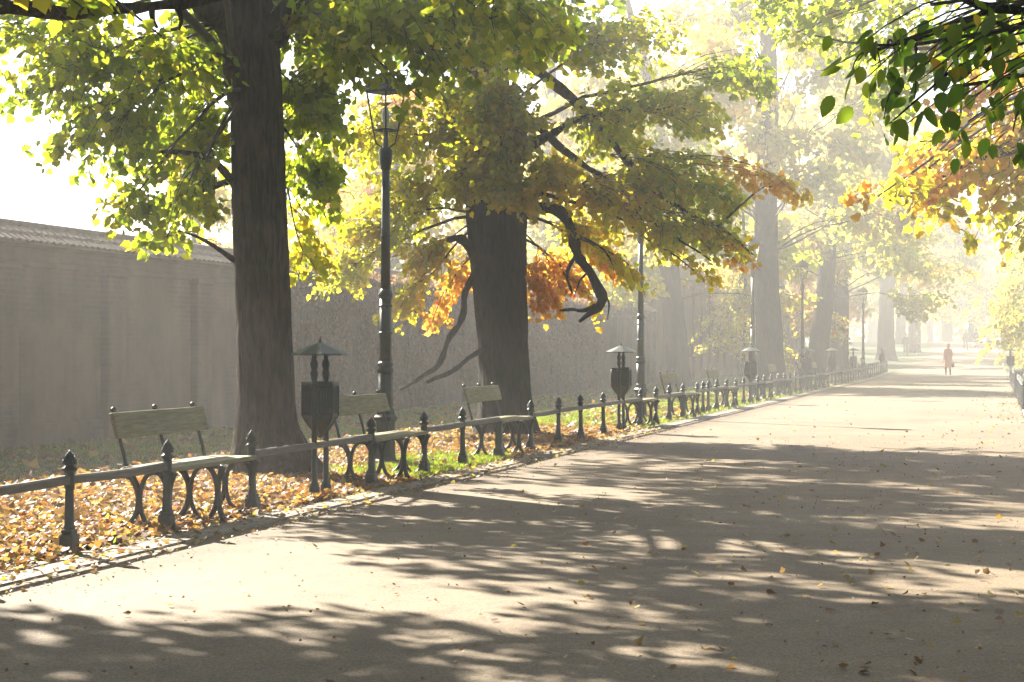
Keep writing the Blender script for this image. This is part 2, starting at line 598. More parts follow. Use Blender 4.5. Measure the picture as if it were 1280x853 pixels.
def overhead(cx, cy, z0, z1, rr, nl, nper, pal, sc=1.6, rad=1.7, skip=None, seed=0):
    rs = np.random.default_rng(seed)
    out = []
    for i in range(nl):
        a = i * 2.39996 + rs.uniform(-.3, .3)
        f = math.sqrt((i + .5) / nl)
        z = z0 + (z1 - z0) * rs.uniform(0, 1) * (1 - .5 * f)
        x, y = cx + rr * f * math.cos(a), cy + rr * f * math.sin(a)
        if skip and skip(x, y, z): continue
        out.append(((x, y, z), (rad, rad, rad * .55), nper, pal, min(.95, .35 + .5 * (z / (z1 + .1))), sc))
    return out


def lit(x, y, z):                     # the crowns leave a gap here that lets sun on to the path
    hx, hy = x + .588 * z / .649, y - .809 * z / .649
    a = Vector((-2.8, 12.2)); b = Vector((-1.0, 14.4)); p = Vector((hx, hy))
    if (p - Vector((.5, 9.2))).length < 1.3 or (p - Vector((-1.5, 11.2))).length < 2.3: return True
    t = max(0, min(1, (p - a).dot(b - a) / (b - a).length_squared))
    return (p - a - (b - a) * t).length < 2.75


def off(x, y, z):                     # lobes shading only ground right of view; left out so low leaves catch sun
    hx, hy = x + .588 * z / .649, y - .809 * z / .649
    return hx / max(hy, .1) > .30


#TREES
# ------------------------------------------------------------------ ground, path, kerb
def strip(name, s_list, l_list, z, material, wob_amp=0.0, kind='structure', zfun=None):
    mb = MB()
    vs = []
    for s in s_list:
        for l in l_list:
            p = W(s, l, z)
            if wob_amp: p.z += wob_amp * mnoise.noise(Vector((s * .35, l * .35, 0)))
            if zfun: p.z += zfun(s, l)
            vs.append(p)
    nl = len(l_list)
    fs = [(i * nl + j, i * nl + j + 1, (i + 1) * nl + j + 1, (i + 1) * nl + j)
          for i in range(len(s_list) - 1) for j in range(nl - 1)]
    mb.add(vs, fs, True)
    o = mb.build(name, material)
    tag(o, kind=kind)
    return o


def lawn_z(s, l):                     # lawn bumps, dead flat under and beside the path
    d = max(0.0, -6.5 - l, l - 1.3)
    return -.02 + min(1, d / 1.2) * (.035 * mnoise.noise(Vector((s * .5, l * .5, 0))) + .02)


S_NEAR = [x * .5 for x in range(0, 160)] + [80 + 5 * i for i in range(0, 70)]
S_ALL = [-12, -8, -4] + S_NEAR
L_G = [-90, -60, -45, -30, -22, -18, -16, -14.5] + [-13.5 + .5 * i for i in range(0, 15)] + [-6.3, -6.0, -3, 0, .6, .9, 1.3, 1.8, 2.3, 3, 4, 5, 7, 10, 14, 20, 30, 45, 60, 90]
tag(strip('ground', S_ALL, L_G, 0, M['ground'], zfun=lawn_z), kind='structure')
strip('path', S_ALL, [-5.66, -4, -2, 0, .55], 0.004, M['path'])

kb = MB()
s = -4.0
while s < 110:
    ln = random.uniform(.55, 1.05)
    for side_l, wd in ((-5.82, .26), (.70, .26)):
        if side_l > 0 and s < 20: continue
        c = W(s + ln / 2, side_l + random.uniform(-.012, .012), -.024 + random.uniform(0, .005))
        kb.box(c, (wd, ln - .012, .07), Matrix.Rotation(-TH + random.uniform(-.008, .008), 3, 'Z'), .012)
    s += ln
kbo = kb.build('kerb', M['stone'])
tag(kbo, kind='structure')
# soil margin between the kerb stones and the posts, made of smaller setts
kb = MB()
s = 4.0
while s < 60:
    ln = random.uniform(.12, .2)
    c = W(s + ln / 2, -6.03 + random.uniform(-.01, .01), -.018 + random.uniform(0, .006))
    kb.box(c, (.13, ln - .012, .05), Matrix.Rotation(-TH + random.uniform(-.05, .05), 3, 'Z'), .01)
    s += ln
tag(kb.build('sett_edging', M['stone']), kind='structure')


# ------------------------------------------------------------------ fence
def post_mb():
    m = MB()
    m.box((0, 0, .075), (.105, .105, .15), bevel=.008)
    m.box((0, 0, .165), (.085, .085, .03), bevel=.006)
    m.lathe([(.036, .17), (.040, .19), (.034, .21), (.032, .30), (.029, .44), (.029, .46)], 14)
    m.lathe([(.034, .455), (.036, .47), (.036, .55), (.033, .565), (.040, .572), (.055, .585), (.056, .592), (.036, .605), (.026, .615)], 14)
    m.lathe([(.022, .61), (.038, .622), (.043, .637), (.041, .655), (.033, .675), (.020, .695), (.008, .712), (.001, .72)], 12)
    # scales of the cone finial
    for k, (r, z) in enumerate(((.043, .632), (.042, .650), (.034, .668), (.023, .686))):
        for i in range(7):
            a = 2 * math.pi * (i + .5 * (k % 2)) / 7
            m.box((r * math.cos(a), r * math.sin(a), z), (.010, .016, .016), Matrix.Rotation(a, 3, 'Z') @ Matrix.Rotation(-.5, 3, 'Y'))
    return m


POSTS = [5.5, 7.0, 8.6, 10.25, 11.94, 13.52, 15.27, 18.47, 20.33, 21.9, 23.6, 25.3, 27.0, 28.57, 30.3, 33.6, 35.2, 36.7, 38.4, 40.3, 41.1, 41.9, 43.2,
         44.9, 46.5, 48.0, 50.9, 52.4, 54.1, 55.8, 57.5, 59.2, 60.9, 62.6, 66.0, 67.7, 69.4, 71.1, 72.8, 76.2, 77.9, 79.6, 81.3, 83.0, 84.5, 87.5, 89.4, 91.1, 92.8, 94.5,
         96.2, 97.9, 99.6, 101.3, 103, 104.7, 106.4, 109.6, 111.3, 113]
BINS = [16.95, 31.8, 49.4, 64.4, 74.6, 86.0, 108.0]
BENCH = [(13.52, 15.27), (18.47, 20.33), (23.6, 25.3), (33.6, 35.2), (38.4, 40.3), (44.9, 46.5), (52.4, 54.1), (57.5, 59.2),
         (66.0, 67.7), (71.1, 72.8), (79.6, 81.3), (89.4, 91.1), (97.9, 99.6)]
LF = -6.12


def fence(name, label, posts, l, skip, group):
    root = empty(name, W(posts[0], l, 0), -TH)
    tag(root, label, 'fence', group)
    pm = post_mb().mesh('post', M['iron'])
    stump = MB()
    stump.box((0, 0, .075), (.12, .12, .15), bevel=.008)
    stump.box((0, 0, .31), (.085, .085, .34), bevel=.01)
    stump.box((0, 0, .47), (.11, .11, .035), bevel=.008)
    sm = stump.mesh('post', M['iron'])
    s0 = posts[0]
    for q in posts:
        o = link('post', sm if abs(q - 23.6) < .01 and l < 0 else pm, root)
        o.location = (0, q - s0, hz(q) - hz(s0) - .004)
        o.rotation_euler = (random.uniform(-.012, .012), random.uniform(-.015, .015), random.uniform(-.1, .1))
    for a, b in zip(posts[:-1], posts[1:]):
        if any(abs(a - x) < .05 for x, y in skip): continue
        if b - a > 3.6: continue
        m = MB()
        za, zb = hz(a) - hz(s0), hz(b) - hz(s0)
        n = 6
        sag = random.uniform(-.012, .006)
        vs, fs = [], []
        for i in range(n + 1):
            t = i / n
            y = a - s0 + .03 + (b - a - .06) * t
            z = za + (zb - za) * t + .515 + sag * 4 * t * (1 - t)
            hw, hh = .024, .030
            vs += [(-hw, y, z - hh), (hw, y, z - hh), (hw, y, z + hh * .6), (hw * .4, y, z + hh), (-hw * .6, y, z + hh)]
        for i in range(n):
            for j in range(5):
                k = (j + 1) % 5
                fs.append((i * 5 + j, i * 5 + k, (i + 1) * 5 + k, (i + 1) * 5 + j))
        fs += [(4, 3, 2, 1, 0), tuple(n * 5 + j for j in range(5))]
        m.add(vs, fs)
        m.build('rail', M['railwood'], root)
    return root


fence('post_and_rail_fence', 'low fence of dark finial posts and grey rail along the left kerb of the path', POSTS, LF, BENCH, 'low iron fences edging the avenue')
fence('post_and_rail_fence', 'low fence of finial posts at the right edge of the path in the haze',
      [46 + 1.55 * i for i in range(24)], .62, [], 'low iron fences edging the avenue')


# ------------------------------------------------------------------ benches
def ring_half(xc, zc, rx, rz, a0, a1, n=10):
    return [(xc + rx * math.cos(a0 + (a1 - a0) * i / n), zc + rz * math.sin(a0 + (a1 - a0) * i / n)) for i in range(n + 1)]


def frame_mb():
    """cast support in the plane across the bench: a full ring between two outward arcs"""
    m = MB()

    def bar(pts, r=.016, y=0):
        m.tube([(x, y, z) for x, z in pts], [r * (1.25 - .35 * math.sin(math.pi * i / (len(pts) - 1))) for i in range(len(pts))], 6, flat=1.35)
    H = .44
    # local x: 0 at the front post, negative towards the lawn
    bar(ring_half(-.118, .25, .118, .215, 0, 2 * math.pi, 22), .021)
    bar(ring_half(-.412, .25, .165, .225, -math.pi / 2 + .15, math.pi / 2 - .55), .026)
    bar(ring_half(.075, .25, .070, .225, math.pi / 2 + .35, 3 * math.pi / 2 - .25), .024)
    m.box((-.19, 0, .452), (.40, .035, .022), bevel=.004)
    m.box((-.165, 0, .03), (.34, .028, .02), bevel=.004)
    for x in (-.385, .03):
        m.box((x, 0, .02), (.085, .06, .04), bevel=.01)
        m.box((x, 0, .048), (.05, .045, .03), bevel=.008)
    return m


def make_bench(length, back=True, slatcol=None):
    root = empty('park_bench', (0, 0, 0))
    wood = slatcol or M['wood']
    fm = frame_mb().mesh('support_frame', M['iron'])
    for y in (0.03, length / 2, length - .03):
        o = link('support_frame', fm, root)
        o.location = (-.045 if abs(y - length / 2) > .2 else .0, y, 0)
    for j, (x, wd) in enumerate(((-.105, .20), (-.315, .20))):
        m = MB()
        m.box((x, length / 2, .482), (wd, length - .02, .038), Matrix.Rotation(random.uniform(-.01, .01), 3, 'Y'), .006)
        m.build('seat_plank', wood, root)
    if back:
        lean = .27
        for y in (.12, length / 2, length - .12):
            m = MB()
            pts = [(-.425, y, .40), (-.43, y, .47), (-.455, y, .58), (-.49, y, .70), (-.525, y, .83), (-.545, y, .915)]
            m.tube(pts, [.015, .016, .015, .014, .014, .014], 6, flat=1.6)
            m.lathe([(.006, 0), (.022, .008), (.026, .022), (.02, .036), (.006, .044)], 8, (-.547, y, .912))
            m.build('back_upright', M['iron'], root)
        m = MB()
        m.box((-.487, length / 2, .815), (.032, length - .0, .205), Matrix.Rotation(-lean, 3, 'Y'), .008)
        m.build('backrest', wood, root)
    return root


BL = ['wooden bench nearest the camera, beside the thick tree trunk, seat lit white',
      'second wooden bench, behind the first litter bin and in front of the tall lamp post',
      'third wooden bench, just before the dark trunk with the crooked branch',
      'backless bench section at the foot of the second lamp post',
      'wooden bench on bright grass just past the second lamp post',
      'wooden bench between the lone fence posts and the third litter bin',
      'hazy bench just beyond the third litter bin at the left kerb',
      'hazy bench near the foot of the pale third lamp post',
      'faint bench beside the fourth litter bin in the haze',
      'faint bench between the fourth and fifth litter bins',
      'faint bench between the fifth and sixth litter bins',
      'faint far bench past the sixth litter bin on the left',
      'farthest faint bench on the left edge of the avenue']
GB = 'park benches set into the low fence'
for i, (a, b) in enumerate(BENCH):
    r = make_bench(b - a, back=(i != 3))
    r.location = W(a, LF + .05, 0)
    r.rotation_euler = (0, 0, -TH)
    tag(r, BL[i], 'bench', GB)
rb = make_bench(1.7)
for i, q in enumerate((82.0, 87.0)):
    r = rb if i == 0 else copy_tree(rb)
    r.location = W(q + 1.7, .72, 0)
    r.rotation_euler = (0, 0, -TH + math.pi)
    tag(r, ['hazy bench at the right edge of the path, nearer of the two there',
            'hazy bench at the right edge of the path, farther of the two there'][i], 'bench', GB)


# ------------------------------------------------------------------ litter bins
def make_bin():
    root = empty('litter_bin', (0, 0, 0))
    for y in (-.16, .16):
        m = MB()
        m.box((0, y, .03), (.11, .11, .06), bevel=.01)
        m.lathe([(.050, .055), (.052, .12), (.042, .14), (.044, .155), (.036, .165), (.028, .19), (.026, .50), (.026, .72), (.034, .73), (.034, .745), (.026, .755),
                 (.025, 1.06), (.034, 1.07), (.034, 1.085), (.024, 1.10), (.034, 1.15), (.040, 1.18), (.028, 1.21), (.038, 1.25), (.040, 1.27), (.022, 1.31), (.020, 1.36)], 12, (0, y, 0))
        m.build('post', M['iron'], root)
    # basket: hexagonal, fluted, tapering to a pointed foot
    m = MB()
    n = 6
    ph = math.pi / 6
    prof = [(.012, .575), (.035, .60), (.115, .70), (.162, .765), (.172, .775), (.172, .79), (.160, .80), (.162, 1.055), (.176, 1.065), (.180, 1.09), (.176, 1.10), (.158, 1.10), (.155, .84)]
    m.lathe(prof, n, (0, 0, 0), smooth=False, phase=ph, sy=1.0)
    for i in range(n):
        a0 = 2 * math.pi * i / n + ph
        a1 = a0 + 2 * math.pi / n
        p0 = Vector((.163 * math.cos(a0), .163 * math.sin(a0), 0)); p1 = Vector((.163 * math.cos(a1), .163 * math.sin(a1), 0))
        for k in range(6):
            t = (k + .5) / 6
            p = p0.lerp(p1, t)
            m.box((p.x * 1.01, p.y * 1.01, .927), (.012, .014, .24), Matrix.Rotation((a0 + a1) / 2, 3, 'Z'), .003)
        m.tube([(p0.x * 1.04, p0.y * 1.04, .78), (p0.x * 1.04, p0.y * 1.04, 1.07)], .011, 6)
        m.tube([(p0.x * 1.02, p0.y * 1.02, .775), (p0.x * .72, p0.y * .72, .70), (p0.x * .2, p0.y * .2, .60)], .008, 5)
    m.build('basket', M['iron'], root)
    for zz in (.79, 1.04):
        for y in (-.16, .16):
            k = MB()
            k.box((.0, y, zz), (.09, .035, .022), bevel=.004)
            k.build('bracket', M['iron'], root)
    # little conical roof with rolled eave
    m = MB()
    m.lathe([(.255, 1.345), (.266, 1.345), (.268, 1.362), (.258, 1.366), (.16, 1.408), (.07, 1.446), (.028, 1.462), (.020, 1.466)], 8, phase=math.pi / 8, smooth=False)
    ro = m.build('roof', M['roofmetal'], root)
    m = MB()
    m.lathe([(.012, 1.462), (.016, 1.475), (.010, 1.485), (.006, 1.51), (.001, 1.525)], 8)
    m.build('finial', M['iron'], ro)
    return root


proto = make_bin()
BNL = ['dark iron litter bin with a pointed roof beside the nearest bench and thick trunk',
       'dark litter bin with pale conical roof just left of the second lamp post',
       'hazy litter bin with bright roof beside the tall pale tree trunk',
       'faint litter bin standing before the leaning hazy trunk',
       'faint litter bin, fifth along the left kerb',
       'faint litter bin, sixth along the left kerb beside the thin far pole',
       'farthest faint litter bin on the left before the dark far trunk']
GBN = 'roofed litter bins along the avenue'
for i, q in enumerate(BINS):
    o = proto if i == 0 else copy_tree(proto)
    o.location = W(q, LF, 0)
    o.rotation_euler = (0, 0, -TH + (0 if i == 0 else random.uniform(-.05, .05)))
    tag(o, BNL[i], 'litter bin', GBN)
for i, q in enumerate((85.4, 91.0)):
    o = copy_tree(proto)
    o.location = W(q, .62, 0)
    o.rotation_euler = (0, 0, -TH)
    tag(o, ['faint litter bin between the two benches on the right edge of the path',
            'faint litter bin beyond the last bench on the right edge of the path'][i], 'litter bin', GBN)


# ------------------------------------------------------------------ lamp posts
def make_lamp():
    root = empty('street_lamp', (0, 0, 0))
    m = MB()
    m.lathe([(.165, 0), (.165, .06), (.135, .09), (.125, .12), (.118, .50), (.122, .54), (.150, .57), (.150, .60), (.118, .63), (.105, .70), (.092, .72)], 8, smooth=False, phase=math.pi / 8)
    m.build('base', M['iron'], root)
    m = MB()
    n = 16

    def flute(a, t, p): return 1 + .05 * math.cos(a * 8)
    m.tube([(0, 0, .66), (0, 0, 1.15)], [.086, .082], 32, ridge=flute)
    m.lathe([(.08, 1.13), (.10, 1.15), (.10, 1.19), (.085, 1.21), (.098, 1.225), (.098, 1.25), (.07, 1.28)], n)
    m.tube([(0, 0, 1.26), (0, 0, 2.05)], [.070, .066], 32, ridge=flute)
    for z in (1.62, 1.95):
        m.lathe([(.066, z - .02), (.082, z - .01), (.082, z + .01), (.066, z + .02)], n)
    m.lathe([(.064, 2.04), (.084, 2.06), (.088, 2.10), (.07, 2.13), (.060, 2.16)], n)
    m.tube([(0, 0, 2.14), (0, 0, 3.62)], [.056, .046], 32, ridge=flute)
    m.lathe([(.048, 2.78), (.060, 2.79), (.060, 2.81), (.048, 2.82)], n)
    m.lathe([(.045, 3.60), (.062, 3.62), (.062, 3.65), (.072, 3.68), (.080, 3.76), (.084, 3.84), (.066, 3.87), (.034, 3.89), (.028, 4.02), (.028, 4.10)], n)
    m.build('pole', M['iron'], root)
    # lantern
    lan = MB()
    b0, b1, z0, z1 = .105, .160, 4.09, 4.555
    cor = [(-1, -1), (1, -1), (1, 1), (-1, 1)]
    for i, (x, y) in enumerate(cor):
        lan.tube([(x * b0, y * b0, z0), (x * b1, y * b1, z1)], .0115, 5)
        x2, y2 = cor[(i + 1) % 4]
        for b, z in ((b0, z0), (b1, z1)):
            lan.tube([(x * b, y * b, z), (x2 * b, y2 * b, z)], .012, 5)
    for x, y in cor:
        pts = [(x * .02, y * .02, 3.87), (x * .08, y * .08, 3.93), (x * .09, y * .09, 4.0), (x * b0, y * b0, z0)]
        lan.tube(pts, .009, 5)
    lo = lan.build('lantern_frame', M['iron'], root)
    for i, (x, y) in enumerate(cor):
        x2, y2 = cor[(i + 1) % 4]
        g = MB()
        k0, k1 = b0 * .985, b1 * .985
        g.add([(x * k0, y * k0, z0), (x2 * k0, y2 * k0, z0), (x2 * k1, y2 * k1, z1), (x * k1, y * k1, z1)], [(0, 1, 2, 3)])
        g.build('glass_pane', M['glass'], lo)
    rf = MB()
    q = math.pi / 4
    s2 = math.sqrt(2)
    rf.lathe([(.195 * s2, 4.555), (.205 * s2, 4.56), (.205 * s2, 4.60), (.19 * s2, 4.61), (.12 * s2, 4.72), (.08 * s2, 4.735), (.08 * s2, 4.76), (.05 * s2, 4.79), (.015 * s2, 4.80)], 4, phase=q, smooth=False)
    for x, y in cor:
        rf.tube([(x * .192, y * .192, 4.60), (x * .222, y * .222, 4.62), (x * .235, y * .235, 4.65)], [.014, .010, .003], 5)
    ro = rf.build('lantern_roof', M['iron'], root)
    m = MB()
    m.lathe([(.012, 4.80), (.026, 4.82), (.022, 4.85), (.008, 4.87), (.003, 4.93)], 8)
    m.build('finial', M['iron'], ro)
    m = MB()
    m.lathe([(.014, 4.09), (.016, 4.14), (.03, 4.16), (.045, 4.22), (.048, 4.28), (.03, 4.36), (.008, 4.39)], 10)
    m.build('lamp_bulb', basic('frosted_bulb', [(.3, (.5, .5, .48)), (.7, (.65, .65, .62))], 5, .3, 0), root)
    return root


lp = make_lamp()
LL = ['tall dark green lamp post with square glass lantern standing behind the second bench',
      'grey lamp post beside the second litter bin, its lantern up among the yellow leaves',
      'thin hazy lamp post against the tall pale trunk by the third litter bin',
      'faint lamp post with visible square lantern before the leaning trunk',
      'very faint thin lamp post far down the avenue near the sixth litter bin']
for i, px in enumerate((482, 801, 941, 1003, 1079)):
    o = lp if i == 0 else copy_tree(lp)
    l = -7.1 if i == 0 else -7.0
    Y = -l * 2475 / (1245 - px)
    s_, l_ = SL((px - 640) / 2400 * Y, Y)
    o.location = W(s_, l_, 0)
    o.rotation_euler = (0, 0, R(49) if i == 0 else -TH + .2 * i)
    if i == 0: o.scale = (1, 1, .985)
    tag(o, LL[i], 'street lamp', 'lamp posts behind the left fence')


# ------------------------------------------------------------------ boundary wall with tiled coping
def make_wall(name, label, s0, s1, l, h, pil, pilw, tiles=True):
    root = empty(name, W(s0, l, 0), -TH)
    tag(root, label, 'wall')
    L = s1 - s0
    zz = hz(s1)
    m = MB()
    m.box((0, L / 2, h / 2 - .1 + zz / 2), (.4, L, h + .2 + zz))
    m.build('wall', M['wall'], root)
    m = MB()
    m.box((.215, L / 2, h - .30), (.05, L, .09), bevel=.012)
    m.box((.225, L / 2, h - .04), (.08, L, .08), bevel=.012)
    m.box((.225, L / 2, .16), (.06, L, .34), bevel=.012)
    m.build('moulding', M['wall'], root)
    y = 1.0
    pm = MB()
    pm.box((.25, 0, h / 2 - .18), (.16, pilw, h - .30), bevel=.015)
    pm.box((.26, 0, h - .36), (.2, pilw + .08, .10), bevel=.015)
    pmm = pm.mesh('pier', M['wall'])
    while y < L:
        o = link('pier', pmm, root)
        o.location = (0, y, hz(s0 + y) - hz(s0))
        y += pil
    if tiles:
        m = MB()
        k = 6
        tw = .20
        n = int(L / tw * k)
        rows = [(.44, h - .02), (.24, h + .085), (.235, h + .115), (.02, h + .225), (-.05, h + .24), (-.10, h + .22), (-.40, h + .02)]
        vs = []
        for i in range(n + 1):
            yy = i * tw / k
            ph = (i % k) / k
            b = .038 * (abs(math.sin(ph * math.pi))) + .01 * mnoise.noise(Vector((int(i / k) * 1.7, 0, 0)))
            for x, z in rows:
                vs.append((x, yy, z + b))
        r = len(rows)
        fs = [(i * r + j, (i + 1) * r + j, (i + 1) * r + j + 1, i * r + j + 1) for i in range(n) for j in range(r - 1)]
        m.add(vs, fs)
        m.box((.0, L / 2, h + .0), (.56, L, .05))
        m.tube([(-.03, 0, h + .255), (-.03, L, h + .255)], .075, 10)
        m.build('tiled_coping', M['tile'], root)
    return root


make_wall('boundary_wall', 'long old brown wall with tiled coping behind the lawn on the left', 6, 76, -13.55, 2.92, 3.4, .62)
make_wall('boundary_wall', 'taller pale wall with close upright piers beyond the lawn, lost in haze', 76.2, 140, -13.7, 4.6, 2.6, .7, tiles=False)


# ------------------------------------------------------------------ fallen leaves, grass, creeper
def ground_np(s, l, z):
    hzv = 0.00021 * np.clip(np.minimum(s, 190) - 90, 0, None) ** 2
    return np.stack([l * CT + s * ST, s * CT - l * ST, z + hzv], 1)


def smooth_noise(s, l, k=1.0, o=0.0):
    return (np.sin(s * k * 1.3 + o) * np.cos(l * k * 1.7 + o * 2) + np.sin(s * k * 2.9 + l * k * 1.1 + o) * .6 + np.sin(l * k * 3.7 - s * k * .7) * .4) / 2


def scatter_litter(name, label, cat, s, l, pal, size, zj, brown=.25):
    n = len(s)
    P = ground_np(s, l, np.abs(rng.normal(0, zj, n)) + .012)
    a = rng.uniform(0, 2 * math.pi, n)
    D = np.stack([np.cos(a), np.sin(a), rng.normal(.05, .28, n)], 1)
    Nn = np.stack([rng.normal(0, .45, n), rng.normal(0, .45, n), np.ones(n)], 1)
    C = cols_for(pal, n, .25)
    br = rng.random(n) < brown
    C[br] = cols_for('brown', int(br.sum()))
    me = leaf_mesh(name, P, D, Nn, rng.uniform(.7, 1.2, n) * size, C, HALF_MAPLE, M['litter'], .35)
    return tag(link(name, me), label, cat, kind='stuff')


def pick(n, s0, s1, l0, l1, dens):
    s = rng.uniform(s0, s1, n); l = rng.uniform(l0, l1, n)
    k = rng.random(n) < dens(s, l)
    return s[k], l[k]


def d1(s, l):
    base = np.clip(1.25 - (-l - 6.1) / 2.9, 0.0, 1)
    nz = smooth_noise(s, l, 1.1)
    return np.clip(base * (1.0 + .5 * nz), 0.03, 1) * np.where(l > -6.16, .18, 1)


sa, la = pick(120000, 7, 19.5, -10.5, -5.98, d1)
sb, lb = pick(70000, 16, 33, -9.8, -6.0, lambda s, l: np.clip(.75 - .25 * (-l - 8.2), .0, 1) * np.where((s > 19.8) & (s < 23.6) & (l > -7.0), .10, 1) * (.75 + .6 * smooth_noise(s, l, .9, 2)))
scatter_litter('leaf_litter', 'thick bed of orange and yellow fallen leaves between the fence and the trees', 'fallen leaves',
               np.concatenate([sa, sb]), np.concatenate([la, lb]), 'litter', .057, .025, .38)
sa, la = pick(9000, 8, 60, -13.2, -6.2, lambda s, l: .55 + .5 * smooth_noise(s, l, .7, 1))
sb, lb = pick(7000, 32, 100, -9, -6.1, lambda s, l: .35 + .7 * smooth_noise(s, l, .35, 4))
sc_, lc = pick(4000, 24, 100, .9, 4, lambda s, l: .7 + 0 * s)
scatter_litter('leaf_litter', 'thinly strewn brown and yellow leaves over the lawn towards the wall', 'fallen leaves',
               np.concatenate([sa, sb, sc_]), np.concatenate([la, lb, lc]), 'litter', .11, .02, .5)
# loose leaves on the path
sa, la = pick(560, 6.5, 34, -5.6, .5, lambda s, l: np.clip(.14 + .16 * (l + 5.6) * .9, 0, 1) * .62)
sf, lf_ = pick(230, 6.5, 15, -3.0, .5, lambda s, l: np.clip((l + 3.2) / 3, 0, 1))
sa = np.concatenate([sa, sf]); la = np.concatenate([la, lf_])
sb, lb = pick(2600, 33, 66, -.9, .55, lambda s, l: np.clip((l + .9) / 1.6, 0, 1) ** 2 * (.5 + .5 * smooth_noise(s, l, .5)))
sc_, lc = pick(260, 30, 90, -5.6, .3, lambda s, l: .6 + 0 * s)
sd_, ld = pick(3200, 8, 34, -6.05, -5.35, lambda s, l: np.clip((-l - 5.4) * 1.3, 0, 1))
s4 = np.concatenate([sa, sb, sc_, sd_]); l4 = np.concatenate([la, lb, lc, ld])
scatter_litter('path_leaves', 'scattered curled dry leaves lying loose on the pale path', 'fallen leaves', s4, l4, 'pathleaf', .046, .004, .3)
s5, l5 = pick(2600, 6.5, 30, -5.6, .5, lambda s, l: .35 + .12 * (l + 5.6))
s6, l6 = pick(9000, 7, 34, -5.9, -4.9, lambda s, l: np.clip((-l - 4.9), 0, 1) ** 2 * (.6 + .5 * smooth_noise(s, l, 2)))
s5 = np.concatenate([s5, s6]); l5 = np.concatenate([l5, l6])
scatter_litter('leaf_crumbs', 'tiny broken bits of leaf and grit sprinkled over the path', 'leaf crumbs', s5, l5, 'pathleaf', .018, .002, .5)


def grass(name, label, areas):
    SS, LL_, HH = [], [], []
    for n, s0, s1, l0, l1, h, dens in areas:
        s, l = pick(n, s0, s1, l0, l1, dens)
        SS.append(s); LL_.append(l); HH.append(np.full(len(s), h) * rng.uniform(.5, 1.3, len(s)))
    s = np.concatenate(SS); l = np.concatenate(LL_); h = np.concatenate(HH)
    n = len(s)
    P = ground_np(s, l, np.zeros(n) - .012)
    a = rng.uniform(0, 2 * math.pi, n)
    wv = np.stack([np.cos(a), np.sin(a), np.zeros(n)], 1) * (.004 + h[:, None] * .05)
    lean = rng.normal(0, .38, (n, 2)) * h[:, None]
    tip = P + np.concatenate([lean, h[:, None]], 1)
    mid = P + np.concatenate([lean * .3, h[:, None] * .55], 1)
    V = np.stack([P - wv, P + wv, mid + wv * .8, tip, mid - wv * .8], 1).reshape(-1, 3)
    me = bpy.data.meshes.new(name)
    me.vertices.add(5 * n); me.vertices.foreach_set('co', V.astype(np.float32).ravel())
    me.loops.add(5 * n); me.loops.foreach_set('vertex_index', np.arange(5 * n, dtype=np.int32))
    me.polygons.add(n); me.polygons.foreach_set('loop_start', (np.arange(n) * 5).astype(np.int32))
    me.update(calc_edges=True)
    at = me.attributes.new('col', 'FLOAT_COLOR', 'POINT')
    c = np.ones((n, 5, 4), np.float32); c[:, :, :3] = cols_for('grass', n)[:, None, :]
    at.data.foreach_set('color', c.ravel())
    me.materials.append(M['grassblade'])
    return tag(link(name, me), label, 'grass', kind='stuff')


grass('grass', 'short green lawn grass under and between the trees', [
    (30000, 19.6, 24.5, -7.4, -6.02, .075, lambda s, l: np.clip(.9 + .4 * smooth_noise(s, l, 2), 0, 1)),
    (26000, 8, 26, -13.2, -8.2, .06, lambda s, l: .45 + .4 * smooth_noise(s, l, 1.2)),
    (60000, 23, 45, -13.2, -7.6, .07, lambda s, l: np.clip(.8 + .3 * smooth_noise(s, l, .6), 0, 1) * np.clip((-l - 7.4), .1, 1)),
    (30000, 32, 60, -9, -6.02, .08, lambda s, l: .9 + 0 * s),
    (26000, 45, 95, -13.2, -6.02, .10, lambda s, l: .9 + 0 * s),
    (3000, 9, 19.5, -7.5, -6.0, .07, lambda s, l: .35 + .3 * smooth_noise(s, l, 3)),
    (9000, 36, 100, .85, 4, .12, lambda s, l: .9 + 0 * s)])

# creeper on the wall
root = empty('wall_creeper', W(30, -13.3, 0), -TH)
tag(root, 'reddish brown creeper hanging down the old wall behind the lamp post', 'climbing plant')
n = 40000
y = rng.uniform(4, 34, n); z = rng.uniform(.15, 3.1, n)
keep = rng.random(n) < np.clip(.55 + .6 * smooth_noise(y * 1.3, z * .35, 1.0, 3) + .15 * (z - 1.5), 0, 1)
y, z = y[keep], z[keep]
n = len(y)
P = np.stack([np.abs(rng.normal(.1, .09, n)) + .06, y, z], 1)
D = np.stack([rng.normal(.15, .3, n), rng.normal(0, .35, n), -np.ones(n)], 1)
Nn = np.stack([np.ones(n), rng.normal(0, .4, n), rng.normal(.1, .3, n)], 1)
link('foliage', leaf_mesh('foliage', P, D, Nn, rng.uniform(.05, .11, n), cols_for('creeper', n), HALF_HEART, M['leaf']), root)
for i in range(70):
    m = MB()
    yy = random.uniform(4, 34)
    pts = [Vector((.10 + .03 * random.random(), yy + .25 * mnoise.noise(Vector((i, k * .6, 0))), 3.0 - .36 * k)) for k in range(9)]
    m.tube(pts, [.012 - .001 * k for k in range(9)], 4)
    m.build('stem', M['twig'], root)


# ------------------------------------------------------------------ people
SKIN = basic('skin', [(.3, (.42, .27, .20)), (.7, (.50, .33, .25))], 6, .55, .05)


def cloth(name, c):
    return basic(name, [(.3, tuple(x * .8 for x in c)), (.7, c)], 9, .85, .3, 60)


DG = None


